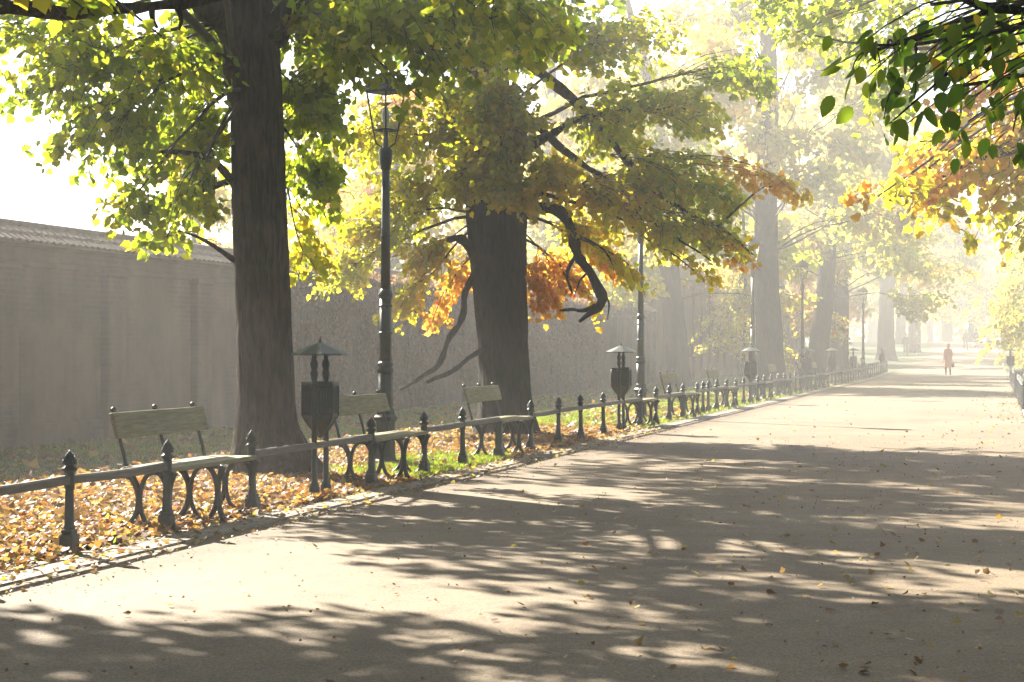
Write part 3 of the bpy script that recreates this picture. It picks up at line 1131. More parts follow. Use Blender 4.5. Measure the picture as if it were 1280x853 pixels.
def skin_body(name, pts, edges, rad, root_i, material, parent):
    me = bpy.data.meshes.new(name)
    me.from_pydata(pts, edges, [])
    o = bpy.data.objects.new(name, me)
    COL.objects.link(o)
    sk = o.modifiers.new('s', 'SKIN')
    for i, v in enumerate(me.skin_vertices[0].data):
        v.radius = rad[i] if isinstance(rad[i], tuple) else (rad[i], rad[i])
        v.use_root = (i == root_i)
    sb = o.modifiers.new('b', 'SUBSURF'); sb.levels = 1; sb.render_levels = 1
    dg = bpy.context.evaluated_depsgraph_get()
    dg.update()
    nm = bpy.data.meshes.new_from_object(o.evaluated_get(dg))
    nm.name = name
    nm.materials.clear(); nm.materials.append(material)
    nm.polygons.foreach_set('use_smooth', [True] * len(nm.polygons))
    bpy.data.objects.remove(o)
    return link(name, nm, parent)


def make_person(loc, rz, H, coat_c, leg_c, hair_c, label, long_coat=False, stride=.12, arm=.06, hat=None, skirt=False):
    """figure facing local -Y; all one skinned body, clothes and hair as children"""
    root = empty('person', loc, rz)
    tag(root, label, 'person')
    k = H / 1.75
    P, E_, Rr = [], [], []

    def a(p, r, par=None):
        P.append(tuple(c * k for c in p)); Rr.append(tuple(x * k for x in r) if isinstance(r, tuple) else r * k)
        if par is not None: E_.append((par, len(P) - 1))
        return len(P) - 1
    pel = a((0, 0, .95), (.15, .11))
    w = a((0, 0, 1.10), (.125, .095), pel)
    ch = a((0, .0, 1.30), (.155, .11), w)
    nb = a((0, .0, 1.44), (.075, .065), ch)
    nk = a((0, -.01, 1.51), .05, nb)
    h1 = a((0, -.02, 1.60), (.070, .085), nk)
    h2 = a((0, -.015, 1.69), (.068, .078), h1)
    nose = a((0, -.105, 1.605), .012, h1)
    for sx in (-1, 1):
        a((sx * .082, -.01, 1.61), .012, h1)
        sh = a((sx * .17, 0, 1.40), .058, nb)
        el = a((sx * .21, .02 + arm * sx * .4, 1.13), .043, sh)
        wr = a((sx * .215, -.05 - arm * sx * .6, .90), .028, el)
        pa = a((sx * .21, -.07 - arm * sx * .6, .83), (.036, .02), wr)
        for f in range(4):
            f1 = a((sx * .21 + (f - 1.5) * .004, -.10 + f * .02 - arm * sx * .6, .785), .009, pa)
            a((sx * .205, -.105 + f * .022 - arm * sx * .6, .745 + .006 * abs(f - 1.5)), .008, f1)
        a((sx * .195, -.115 - arm * sx * .6, .81), .009, pa)
        hp = a((sx * .09, 0, .88), .088, pel)
        kn = a((sx * .095, -stride * sx * .5 - .02, .50), .055, hp)
        an = a((sx * .095, -stride * sx + .03, .09), .036, kn)
        a((sx * .10, -stride * sx - .11, .035), .033, an)
    skin_body('body', P, E_, Rr, 0, SKIN, root)
    # coat: lofted shell that follows the trunk
    hem = .42 if long_coat else .82
    c = MB()
    prof = [(.205 if long_coat else .185, hem), (.19, .72 if long_coat else .90), (.175, .98), (.155, 1.12), (.185, 1.30), (.195, 1.40), (.12, 1.47), (.075, 1.50)]
    vs = []
    n = 20
    for r, z in prof:
        for i in range(n):
            t = 2 * math.pi * i / n
            rr = r * (1 + (.05 * math.sin(5 * t) if z < .9 else 0))
            vs.append((rr * math.cos(t) * k * 1.08, rr * math.sin(t) * k * .78, z * k))
    fs = [(j * n + i, j * n + (i + 1) % n, (j + 1) * n + (i + 1) % n, (j + 1) * n + i) for j in range(len(prof) - 1) for i in range(n)]
    c.add(vs, fs, True)
    for sx in (-1, 1):
        c.tube([(sx * .15 * k, 0, 1.42 * k), (sx * .185 * k, 0, 1.38 * k), (sx * .212 * k, (.02 + arm * sx * .4) * k, 1.13 * k), (sx * .216 * k, (-.05 - arm * sx * .6) * k, .90 * k)],
               [.06 * k, .072 * k, .058 * k, .045 * k], 10)
    c.build('coat', coat_c, root)
    lg = MB()
    for sx in (-1, 1):
        lg.tube([(sx * .09 * k, 0, .92 * k), (sx * .095 * k, (-stride * sx * .5 - .02) * k, .50 * k), (sx * .095 * k, (-stride * sx + .03) * k, .10 * k)],
                [.105 * k, .070 * k, .052 * k], 10)
    lg.build('trousers' if not long_coat else 'stockings', leg_c, root)
    sh = MB()
    for sx in (-1, 1):
        sh.tube([(sx * .098 * k, (-stride * sx + .07) * k, .045 * k), (sx * .10 * k, (-stride * sx - .03) * k, .045 * k), (sx * .10 * k, (-stride * sx - .16) * k, .03 * k)],
                [.045 * k, .046 * k, .028 * k], 8)
    sh.build('shoes', M['twig'], root)
    hm = MB()
    hm.lathe([(.080, 1.56), (.094, 1.62), (.095, 1.68), (.080, 1.74), (.045, 1.775), (.005, 1.785)], 14, (0, .018 * k, 0))
    for v_i in range(len(hm.v)):
        x, y_, z = hm.v[v_i]; hm.v[v_i] = (x * k, y_ * k + .01, z * k)
    hm.build('hat' if hat else 'hair', hat or hair_c, root)
    return root


def on_path(px, Y):
    s_, l_ = SL((px - 640) / 2400 * Y, Y)
    return W(s_, l_, .004)


rose = cloth('rose_coat', (.60, .22, .17)); navy = cloth('dark_cloth', (.05, .05, .06)); greyc = cloth('grey_cloth', (.25, .25, .26))
whitec = cloth('pale_cloth', (.7, .7, .68)); brownc = cloth('brown_cloth', (.16, .11, .08)); hairc = cloth('hair', (.07, .05, .04))
make_person(on_path(1185, 102), math.pi + .1, 1.66, rose, navy, hairc, 'lone person in a long rose coat and pale hat carrying a handbag on the path', True, .10, .05, hat=cloth('felt_hat', (.42, .30, .26)))
bag = MB()
bag.box((0, 0, .12), (.12, .30, .22), bevel=.03)
bag.tube([(0, -.10, .22), (0, -.07, .34), (0, 0, .38), (0, .07, .34), (0, .10, .22)], .011, 6)
bo = bag.build('handbag', M['twig'])
hp_ = on_path(1185, 102)
bo.location = (hp_.x + .23, hp_.y - .02, hp_.z + .39)
bo.rotation_euler = (0, 0, .2)
tag(bo, 'dark handbag hanging from the hand of the person in the rose coat', 'handbag')
GP = 'distant walkers on the avenue'
for px, Y, H, rz, cc, lc, lab in (
        (1132, 153, 1.72, .1, navy, navy, 'distant person in dark clothes on the left edge, the left one of a close pair'),
        (1146, 155, 1.8, .05, brownc, navy, 'distant person in a brown jacket, the right one of a close pair on the left'),
        (1207, 166, 1.78, 3.2, greyc, navy, 'distant person in grey, leftmost of the three far walkers on the right'),
        (1220, 170, 1.7, 3.0, navy, navy, 'distant person in dark clothes, middle of the three far walkers on the right'),
        (1235, 163, 1.75, 3.1, whitec, navy, 'distant person in a white top, rightmost of the three far walkers')):
    r = make_person(on_path(px, Y), rz, H, cc, lc, hairc, lab, stride=random.uniform(.1, .2))
    r['group'] = GP


# ------------------------------------------------------------------ the trees
def P2(px, Y, l=None):                # base of a tree on the ground at pixel column px
    x = (px - 640) / 2400 * Y
    s_, _ = SL(x, Y)
    return Vector((x, Y, hz(s_)))


GT = 'large trees in the row beside the avenue'

# --- tree 1, the thick trunk beside the nearest bench
Y = 21.0
t1 = empty('linden_tree', P2(342, Y))
tag(t1, 'thick ridged tree trunk behind the nearest bench with low green sprays to its left', 'tree', GT)
m = Y / 2400
tr = [PX(342, 600, Y), PX(334, 540, Y), PX(330, 400, Y), PX(324, 250, Y), PX(322, 150, Y), PX(312, 60, Y), PX(300, -60, Y), PX(296, -300, Y)]
rr = [37 * m, 35 * m, 32.5 * m, 33 * m, 32 * m, 37 * m, 30 * m, 20 * m]
low = []


def lob(px, py, Y, rx, ry, rz, n, pal, att, sc=1.0, limb=True):
    return (PX(px, py, Y), (rx, ry, rz), n, pal, att, sc, limb)


low += [lob(60, 60, 19.5, 1.1, 1.4, .45, 640, 'green', .8), lob(175, 90, 20, 1.0, 1.5, .55, 760, 'green', .75), lob(228, 170, 21.0, .62, 1.0, .62, 640, 'green', .7),
        lob(135, 175, 19.4, .62, .9, .42, 420, 'green', .7), lob(232, 255, 20.2, .42, .7, .30, 260, 'green', .65),
        lob(165, 258, 19.2, .42, .5, .2, 130, 'green', .65), lob(60, 188, 19.4, .36, .5, .12, 60, 'green', .7),
        lob(245, 60, 21.6, .55, 1.2, .55, 480, 'green', .8), lob(205, 298, 19.6, .42, .5, .14, 130, 'green', .62), lob(60, 110, 19.6, .55, .9, .28, 200, 'green', .75),
        lob(395, 130, 21.5, .42, .8, .75, 620, 'green', .7), lob(400, 235, 21.5, .36, .6, .45, 360, 'green', .62), lob(425, 40, 20.6, .55, .9, .45, 560, 'green', .8),
        lob(380, 40, 21.4, .35, .6, .38, 260, 'green', .8),
        lob(490, 35, 19.6, .75, 1.4, .36, 560, 'green', .82), lob(560, 70, 19.2, .55, 1.2, .34, 340, 'green', .82), lob(610, 20, 19.0, .8, 1.4, .32, 520, 'green', .85), lob(700, 40, 19.0, .5, 1.0, .28, 260, 'green', .85, 1, False), lob(440, 70, 19.4, .35, .6, .3, 180, 'green', .8, 1, False),
        lob(380, 320, 21.8, .3, .6, .25, 160, 'olive', .6), lob(520, 120, 19.6, .22, .5, .2, 60, 'green', .8)]
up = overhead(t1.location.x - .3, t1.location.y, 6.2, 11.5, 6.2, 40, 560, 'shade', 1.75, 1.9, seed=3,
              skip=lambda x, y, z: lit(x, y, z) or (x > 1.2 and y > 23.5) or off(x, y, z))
e1 = [[(300, 40, 21, 26), (262, 5, 20.6, 17), (225, -30, 20.2, 13), (160, -70, 19.8, 9)],
      [(336, 45, 21, 22), (372, 5, 20.7, 15), (420, -35, 20.3, 11), (500, -60, 20, 8)],
      [(300, 240, 21, 6), (270, 205, 20.6, 4.5), (225, 190, 20.2, 3), (170, 195, 19.8, 1.6)],
      [(302, 222, 21, 5), (265, 235, 20.5, 3.5), (205, 262, 20, 2.2), (130, 285, 19.5, 1.1)],
      [(300, 330, 21, 4), (255, 300, 20.5, 2.4), (215, 292, 20, 1.4), (190, 300, 19.7, .9)]]
nl = make_tree(t1, tr, rr, low + up, M['bark'], HALF_MAPLE, .104, e1, twigmat=M['twig'], dens=1.6)
print('tree1 leaves', nl)

# --- tree 2, dark trunk with the crooked branch
Y = 30.9
m = Y / 2400
t2 = empty('maple_tree', P2(632, Y))
tag(t2, 'dark trunked maple behind the third bench with a crooked bare branch and orange leaves', 'tree', GT)
tr = [PX(633, 549, Y), PX(632, 500, Y), PX(629, 430, Y), PX(624, 350, Y), PX(620, 270, Y), PX(612, 180, Y), PX(606, 60, Y), PX(600, -150, Y), PX(604, -420, Y)]
rr = [33 * m, 31 * m, 30 * m, 33 * m, 36 * m, 28 * m, 25 * m, 17 * m, 8 * m]
low = [lob(505, 250, 31.4, .95, 1.3, .75, 900, 'olive', .55), lob(470, 165, 31.6, .9, 1.4, .8, 800, 'olive', .6), lob(560, 150, 31, .95, 1.2, .95, 1200, 'olive', .6),
       lob(585, 215, 29.9, .70, .5, .55, 1000, 'olive', .55), lob(622, 225, 29.6, .45, .3, .36, 700, 'olive', .5), lob(610, 120, 29.4, .8, .5, .7, 900, 'olive', .55), lob(635, 160, 29.7, .8, .8, .9, 1100, 'olive', .6), lob(530, 325, 31, .45, .9, .35, 330, 'yellow', .5),
       lob(505, 385, 31, .48, .7, .28, 300, 'yellow', .5), lob(425, 345, 31.6, .55, .8, .4, 380, 'olive', .5), lob(655, 245, 29.8, .32, .5, .3, 300, 'olive', .5),
       lob(455, 290, 31.5, .7, .9, .5, 500, 'olive', .5), lob(548, 395, 31.2, .26, .4, .2, 130, 'orange', .48), lob(572, 350, 31.4, .3, .4, .25, 150, 'orange', .5, 1, False), lob(765, 330, 31, .4, .5, .25, 200, 'orange', .5, 1, False),
       lob(700, 225, 30.4, .7, 1.2, .62, 800, 'yellow', .55), lob(700, 345, 31, .5, .8, .38, 420, 'orange', .5), lob(740, 300, 30.6, .5, .9, .4, 420, 'yellow', .5),
       lob(745, 385, 30.8, .14, .3, .2, 60, 'yellow', .48), lob(685, 378, 31, .38, .5, .26, 230, 'orange', .48),
       lob(790, 255, 29.6, .75, 1.2, .6, 900, 'yellow', .55, 1, False), lob(780, 150, 29.6, 1.0, 1.4, .7, 900, 'mix', .6, 1, False), lob(860, 225, 29, .7, 1.2, .5, 700, 'mix', .6, 1, False),
       lob(850, 300, 29, .62, .9, .3, 420, 'mix', .55, 1, False), lob(915, 305, 28.4, .42, .7, .2, 230, 'mix', .55, 1, False), lob(880, 345, 28.6, .3, .5, .1, 60, 'yellow', .55),
       lob(905, 250, 28.6, .4, .8, .28, 240, 'mix', .58, 1, False), lob(940, 330, 28.2, .22, .4, .14, 60, 'orange', .55, 1, False), lob(880, 140, 28.8, .62, 1.2, .5, 520, 'mix', .6),
       lob(965, 232, 27.6, .42, .5, .13, 130, 'orange', .6, 1, False), lob(1000, 240, 27.4, .2, .3, .13, 45, 'yellow', .6, 1, False), lob(940, 90, 28, .5, 1, .42, 340, 'green', .62),
       lob(800, 345, 29.8, .35, .6, .2, 120, 'yellow', .5), lob(640, 40, 30, 1.6, 1.5, .8, 1100, 'mix', .65), lob(780, 50, 29.6, 1.4, 1.5, .7, 900, 'mix', .65),
       lob(640, 330, 31.8, .5, .5, .3, 120, 'orange', .5)]
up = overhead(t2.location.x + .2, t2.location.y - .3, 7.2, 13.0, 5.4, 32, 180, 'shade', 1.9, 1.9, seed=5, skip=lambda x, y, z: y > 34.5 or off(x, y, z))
up += overhead(t2.location.x - 3.6, t2.location.y + 1.5, 7.4, 11.0, 4.2, 16, 150, 'shade', 1.9, 1.9, seed=55, skip=lambda x, y, z: y > 35.5)  # lobes added left of the crown to shade the haze and path
e2 = [[(650, 258, 30.9, 9), (672, 258, 30.6, 7), (700, 266, 30.3, 7.2), (716, 292, 30.1, 6.5), (722, 318, 30.0, 6.2), (738, 342, 29.9, 5.6), (751, 368, 29.8, 6), (748, 382, 29.8, 5), (736, 392, 29.8, 3.6), (724, 403, 29.8, 1.8)],
      [(745, 383, 29.8, 3.5), (728, 388, 29.9, 2.6), (714, 386, 30, 2), (700, 389, 30.1, 1.2)],
      [(720, 318, 30.0, 3), (708, 345, 30.2, 2), (715, 365, 30.4, 1.5), (700, 330, 30.5, .9)],
      [(602, 322, 30.9, 8), (592, 345, 30.4, 4.4), (582, 368, 30.1, 3.8), (577, 398, 29.9, 3.8), (560, 430, 29.8, 3.6), (548, 458, 29.7, 3.9), (524, 474, 29.7, 2.6), (500, 488, 29.7, 1.0)],
      [(751, 365, 29.8, 2.4), (762, 380, 29.7, 1.4), (760, 400, 29.7, .7)], [(716, 292, 30.1, 2.4), (735, 300, 30, 1.6), (758, 318, 29.9, 1), (770, 345, 29.8, .5)], [(735, 340, 29.9, 2), (725, 352, 29.8, 1.2), (718, 372, 29.8, .5)],
      [(604, 436, 30.4, 4), (585, 449, 30.1, 3), (566, 462, 29.9, 2.8), (545, 472, 29.8, 2.5), (532, 478, 29.8, 2)],
      [(596, 318, 30.9, 9), (584, 304, 30.5, 6.5), (572, 299, 30.2, 5.5), (560, 300, 30, 3.5)],
      [(640, 205, 30.9, 9), (660, 186, 30.3, 7), (686, 170, 29.9, 5), (720, 150, 29.6, 3.5), (760, 140, 29.4, 2)],
      [(630, 60, 30.9, 9), (700, 110, 30, 6), (755, 165, 29.6, 4.6), (790, 208, 29.4, 4), (820, 240, 29.2, 3.2), (850, 262, 29, 2.6), (900, 285, 28.6, 1.6), (945, 322, 28.3, .8)],
      [(640, 130, 30.9, 7), (720, 200, 30, 4), (775, 235, 29.6, 3), (812, 275, 29.3, 2.2), (850, 300, 29, 1.5), (890, 325, 28.7, .9)],
      [(880, 300, 28.8, 1.6), (915, 268, 28.3, 1.3), (945, 240, 27.8, 1), (975, 225, 27.5, .6)]]
nl = make_tree(t2, tr, rr, low + up, M['bark2'], HALF_MAPLE, .100, e2, twigmat=M['twig'], flare=.3, dens=1.75)
print('tree2 leaves', nl)

# --- near tree out of frame on the left: its bough crosses the top left corner, its crown shades the foreground
tb = empty('roadside_tree', W(9.2, -7.9, 0))
tag(tb, 'near tree whose dark bough crosses the top left corner of the view', 'tree', GT)
b0 = tb.location
tr = [b0 + Vector((0, 0, 0)), b0 + Vector((.05, 0, 2)), b0 + Vector((.0, .1, 4.2)), b0 + Vector((-.1, .1, 7)), b0 + Vector((0, 0, 10))]
low = [lob(40, -20, 14.2, .9, .9, .22, 150, 'green', .5), lob(120, 22, 14, .28, .4, .08, 14, 'yellow', .5), lob(200, 35, 14.2, .22, .3, .12, 14, 'olive', .5)]
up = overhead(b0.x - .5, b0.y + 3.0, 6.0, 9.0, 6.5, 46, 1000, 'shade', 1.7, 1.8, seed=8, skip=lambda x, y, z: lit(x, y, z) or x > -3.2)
up += [((-2.6, 13.2, 7.6), (1.8, 1.8, .8), 700, 'shade', .8, 1.7), ((-1.4, 11.6, 7.2), (1.6, 1.6, .8), 600, 'shade', .8, 1.7), ((-3.4, 15.0, 7.9), (1.6, 1.6, .8), 700, 'shade', .8, 1.7)]  # unseen lobes added to keep sun off the near leaves at top right
up += overhead(-3.5, 1.0, 6.2, 9.0, 7.5, 26, 700, 'shade', 2.2, 2.2, seed=81, skip=lambda x, y, z: y > 9.5 and x < -2)  # crown stretched over the camera, out of view, to hold back sky light
e3 = [[(-600, 40, 10.5, 60), (-300, 20, 12, 22), (-60, 2, 13.6, 12), (30, 8, 14, 9.5), (95, 16, 14.2, 8), (170, 9, 14.4, 7), (250, 1, 14.6, 5.5), (330, -16, 15, 3)],
      [(190, 10, 14.4, 5), (192, 24, 14.4, 3), (196, 34, 14.4, 1.5)], [(222, 8, 14.5, 5), (226, 22, 14.5, 3), (222, 36, 14.5, 1.5)]]
make_tree(tb, tr, [.34, .31, .29, .22, .1], low + up, M['bark'], HALF_MAPLE, .12, e3[1:] + [[(-290, 20, 11.9, 22), (-60, 2, 13.6, 12), (30, 8, 14, 9.5), (95, 16, 14.2, 8), (170, 9, 14.4, 7), (250, 1, 14.6, 5.5), (330, -16, 15, 3)]], twigmat=M['twig'])

# --- right side: maple with orange and yellow leaves reaching in from the right
tc_ = empty('maple_tree', W(24.5, 3.4, 0))
tag(tc_, 'maple off the right edge whose yellow and orange sprays hang over the path', 'tree', 'trees on the right of the avenue')
b0 = tc_.location
tr = [b0, b0 + Vector((.1, 0, 2.5)), b0 + Vector((-.1, .1, 5)), b0 + Vector((0, 0, 8)), b0 + Vector((.2, 0, 12))]
low = [lob(1215, 225, 22, .62, .8, .3, 420, 'yellow', .5), lob(1130, 238, 21.2, .42, .5, .16, 150, 'yellow', .5), lob(1170, 262, 21.4, .4, .5, .14, 130, 'yellow', .5, 1, False),
       lob(1110, 215, 21.4, .35, .4, .12, 90, 'orange', .5, 1, False), lob(1180, 235, 21.3, .5, .5, .2, 160, 'orange', .5, 1, False), lob(1240, 250, 21.4, .4, .5, .2, 160, 'yellow', .5, 1, False),
       lob(1085, 245, 20.8, .22, .3, .09, 40, 'orange', .5), lob(1240, 165, 22.6, .6, .7, .3, 300, 'orange', .5, 1, False), lob(1150, 190, 22, .5, .6, .2, 170, 'yellow', .5, 1, False),
       lob(1265, 285, 21.6, .3, .6, .25, 130, 'yellow', .45), lob(1130, 275, 21, .12, .2, .14, 30, 'yellow', .5, 1, False), lob(1200, 285, 21.5, .2, .3, .12, 40, 'yellow', .5, 1, False),
       lob(1265, 100, 23, .6, .8, .4, 240, 'orange', .55, 1, False), lob(1320, 220, 22, .5, .8, .5, 200, 'yellow', .5, 1, False),
       lob(1000, 40, 28, .7, .8, .45, 330, 'green', .6), lob(1075, 55, 28, .8, .8, .45, 400, 'green', .6, 1, False), lob(1110, 125, 27.6, .42, .5, .3, 200, 'green', .55, 1, False),
       lob(1175, 60, 27, .8, .8, .5, 420, 'mix', .6), lob(1060, 5, 28, 1.1, .8, .3, 300, 'mix', .6, 1, False), lob(1195, 135, 26.6, .55, .6, .28, 220, 'orange', .55, 1, False),
       lob(1090, 150, 27, .28, .3, .14, 70, 'green', .55, 1, False), lob(950, 20, 28.4, .6, .7, .3, 240, 'green', .6), lob(1260, 40, 26, .8, .8, .4, 300, 'mix', .6, 1, False)]
up = overhead(b0.x + 2.2, b0.y, 7.5, 12.0, 4.0, 14, 500, 'shade', 1.8, 1.8, seed=12)
up += overhead(b0.x + 5.0, b0.y - 4, 3.0, 9.0, 5.0, 16, 450, 'shade', 2.6, 2.3, seed=17)  # unseen lobes added on the far side to block low sky light
e4 = [[(1420, 60, 23.5, 8), (1330, 150, 22.6, 5), (1280, 194, 22.2, 3.2), (1235, 180, 22, 2.4), (1190, 176, 21.8, 1.8), (1150, 180, 21.6, 1.1)],
      [(1400, 120, 23, 6), (1300, 180, 22, 3), (1215, 202, 21.6, 2.2), (1170, 230, 21.3, 1.6), (1110, 250, 21, 1)],
      [(1420, 20, 23.6, 7), (1300, 60, 23.5, 4), (1200, 60, 23.6, 3), (1100, 60, 23.8, 2), (1020, 45, 24, 1.2)]]
make_tree(tc_, tr, [.34, .3, .27, .2, .1], low + up, M['bark'], HALF_MAPLE, .110, e4, twigmat=M['twig'], dens=1.15)

# --- right, very near: shaded branch with big oval leaves
td = empty('hornbeam_tree', Vector((4.6, 8.4, 0)))
tag(td, 'near tree with large oval dark green leaves in the top right corner', 'tree', 'trees on the right of the avenue')
b0 = td.location
tr = [b0, b0 + Vector((0, .05, 1.6)), b0 + Vector((-.05, 0, 3.2)), b0 + Vector((0, .1, 5.5)), b0 + Vector((.1, 0, 8))]
low = [lob(1100, 48, 8.2, .17, .3, .07, 34, 'deep', .4), lob(1150, 75, 8.1, .17, .3, .13, 60, 'deep', .4), lob(1090, 40, 8.2, .13, .2, .07, 30, 'deep', .4, 1, False), lob(1210, 140, 8.3, .10, .2, .07, 18, 'deep', .4, 1, False), lob(1130, 125, 8.0, .09, .15, .06, 18, 'deep', .4, 1, False),
       lob(1195, 100, 8.2, .12, .25, .12, 34, 'deep', .4), lob(1180, 25, 8.2, .24, .3, .10, 54, 'deep', .4), lob(1265, 60, 8.4, .15, .3, .14, 30, 'mix', .4),
       lob(1160, 35, 8.0, .06, .1, .03, 5, 'yellow', .4, 1, False), lob(1275, 135, 8.3, .04, .1, .03, 3, 'deep', .4, 1, False)]
up = overhead(b0.x, b0.y - 3.5, 5.8, 8.6, 6.5, 26, 650, 'shade', 2.4, 2.2, seed=15)  # lobes added above and behind the camera to cut sky fill
up += overhead(b0.x + 6.5, b0.y - 2, 3.0, 8.0, 6.5, 24, 600, 'shade', 2.6, 2.3, seed=16, skip=lambda x, y, z: x < 4.2 + .3 * max(y, 0))  # more unseen lobes, added low on the right against side sky light
e5 = [[(1700, -40, 8.4, 30), (1400, 30, 8.4, 16), (1290, 22, 8.3, 8), (1235, 8, 8.2, 5.5), (1190, -10, 8.2, 3)],
      [(1290, 22, 8.3, 4), (1240, 60, 8.2, 2.6), (1190, 90, 8.1, 2), (1150, 120, 8, 1.4), (1110, 150, 8, .8)],
      [(1240, 10, 8.2, 3), (1180, 40, 8.1, 2), (1130, 60, 8.1, 1.4), (1085, 60, 8.2, .8)]]
make_tree(td, tr, [.22, .2, .17, .12, .05], low + up, M['bark2'], HALF_OVAL, .100, e5, twigmat=M['twig'], per=7, droop=.9)


# --- background trees: three kinds built once, then copied
def proto_tree(name, H, rad, crad, zlow, nlobes, nper, pal, ls, seed, lean=0.0, droopy=.5):
    root = empty(name, (0, 0, 0))
    rs = np.random.default_rng(seed)
    tr = [Vector((lean * z * z * .02 + .1 * math.sin(z * .6 + seed), .1 * math.cos(z * .5 + seed) - .1, z)) for z in (0, 1.5, 4, 7, 10, H * .75, H)]
    rr = [rad * q for q in (1.1, 1.0, .9, .82, .7, .45, .12)]
    lobes = []
    for i in range(nlobes):
        a = i * 2.39996 + rs.uniform(-.4, .4)
        f = math.sqrt((i + .6) / nlobes)
        z = zlow + (H * .98 - zlow) * (1 - f ** 1.5) * rs.uniform(.5, 1.0) + rs.uniform(0, 1.5)
        r = crad * f * rs.uniform(.8, 1.1)
        q = rs.uniform(.7, 1.25)
        p = pal[int(rs.integers(0, len(pal)))]
        lobes.append((Vector((r * math.cos(a), r * math.sin(a), z)), (1.7 * q, 1.7 * q, .85 * q), nper, p, min(.9, .15 + .75 * z / H), 1.0))
    make_tree(root, tr, rr, lobes, M['bark2'], HALF_HEART, ls, sides=24, twigmat=M['twig'], flare=.3, per=26, droop=droopy)
    return root


PA = proto_tree('broadleaf_tree', 20, .47, 5.2, 4.5, 34, 420, ['bg', 'yellow', 'bg'], .24, 21)
PB = proto_tree('broadleaf_tree', 17, .42, 4.6, 3.0, 30, 420, ['bg', 'mix'], .24, 33, lean=-.4)
PC = proto_tree('broadleaf_tree', 12, .24, 3.8, 1.2, 26, 380, ['bg', 'orange', 'yellow'], .22, 45)
PD = proto_tree('leafy_shrub', 5.5, .09, 2.1, .5, 16, 300, ['bg', 'mix', 'yellow'], .17, 57)
PROT = {'A': PA, 'B': PB, 'C': PC, 'D': PD}
used = set()


def plant(kind, x, y, rz, sc, label, group, trunk_scale=1.0, tilt=0):
    src = PROT[kind]
    o = src if kind not in used else copy_tree(src)
    used.add(kind)
    s_, l_ = SL(x, y)
    o.location = (x, y, hz(s_) - .03)
    o.rotation_euler = (0, tilt, rz)
    o.scale = (sc, sc, sc)
    tag(o, label, 'shrub' if kind == 'D' else 'tree', group)
    return o


# row on the left of the avenue, read by the pixel column of each trunk
for kind, px, l, rz, sc, lab, tilt in (
        ('A', 958, -7.9, .4, 1.0, 'tall straight pale trunk in haze behind the third litter bin', 0),
        ('B', 1018, -7.8, 2.0, 1.0, 'leaning hazy trunk behind the fourth litter bin', -.09),
        ('A', 1050, -8.0, 2.9, 1.05, 'hazy trunk standing behind the fifth litter bin', 0.02),
        ('A', 1112, -7.6, 4.4, 1.25, 'broad faint trunk beside the farthest litter bin on the left', 0),
        ('B', 1128, -8.6, 3.6, 1.1, 'very faint tree behind the pair of distant walkers', 0)):
    Y = -l * 2475 / (1245 - px)
    plant(kind, (px - 640) / 2400 * Y, Y, rz, sc, lab, GT, tilt=tilt)
GBK = 'hazy background trees around the avenue'
BG = [  # s, l, kind, scale, label
    (71, -11.6, 'B', .95, 'hazy trunk with a wide foot on the lawn close to the tall pale wall'),
    (92, -11.2, 'C', 1.0, 'small hazy tree on the far lawn between the row and the pale wall'),
    (46, -20, 'C', .62, 'small pale orange tree rising above the wall at the upper left'),
    (60, -19, 'C', .95, 'yellowish tree above the wall left of the tall lamp post'),
    (67, -24, 'A', .72, 'broad tree beyond the wall seen between lamp post and dark trunk'),
    (78, -18, 'A', .85, 'tree beyond the wall right behind the dark maple trunk'),
    (90, -20, 'B', .95, 'tree beyond the pale wall to the right of the dark trunk'),
    (104, -17, 'A', .95, 'tree standing close behind the tall pale wall'),
    (118, -22, 'A', 1.05, 'large tree beyond the far end of the pale wall'),
    (132, -14, 'C', 1.3, 'low hazy tree on the lawn at the far end of the pale wall'),
    (150, -12, 'A', 1.0, 'pale tree behind the farthest left litter bin'),
    (165, -6.8, 'A', 1.05, 'farthest tree of the left row, almost white with haze'),
    (190, -16, 'B', 1.2, 'very distant tree behind the left row'),
    (205, -5, 'A', 1.1, 'very distant tree closing the avenue on its left side'),
    (215, 1, 'B', 1.2, 'very distant tree closing the end of the avenue in the middle'),
    (205, 8, 'A', 1.1, 'very distant tree closing the avenue on its right side'),
    (175, -26, 'A', 1.3, 'distant tree far beyond the wall'),
    (62, 5.4, 'B', .9, 'tree on the right whose crown overhangs the path before the right benches'),
    (86, 5.0, 'A', .85, 'hazy tree on the right beside the two right benches'),
    (104, 4.8, 'B', .95, 'hazy tree on the right past the last right bin'),
    (124, 5.2, 'A', .95, 'pale tree on the right level with the distant walkers'),
    (148, 5.5, 'A', 1.0, 'far right tree, nearly lost in haze'),
    (172, 7, 'B', 1.1, 'farthest tree on the right side of the avenue'),
    (196, -2.5, 'C', 1.1, 'low dense tree closing the avenue left of its far end'),
    (200, 3.2, 'C', 1.2, 'low dense tree standing exactly at the far end of the path'),
    (204, 7.0, 'C', 1.1, 'low dense tree closing the avenue right of its far end'),
    (214, -7.0, 'C', 1.3, 'low dense tree behind the far left walkers'),
    (218, 2.0, 'C', 1.4, 'hindmost low tree beyond the far end of the path'),
    (232, -14, 'A', 1.4, 'very distant tree closing the view behind the left row'),
    (236, 12, 'A', 1.4, 'very distant tree closing the view on the right'),
]
for i, (s_, l_, kd, sc, lab) in enumerate(BG):
    p = W(s_, l_, 0)
    plant(kd, p.x, p.y, i * 1.9, sc, lab, GBK)
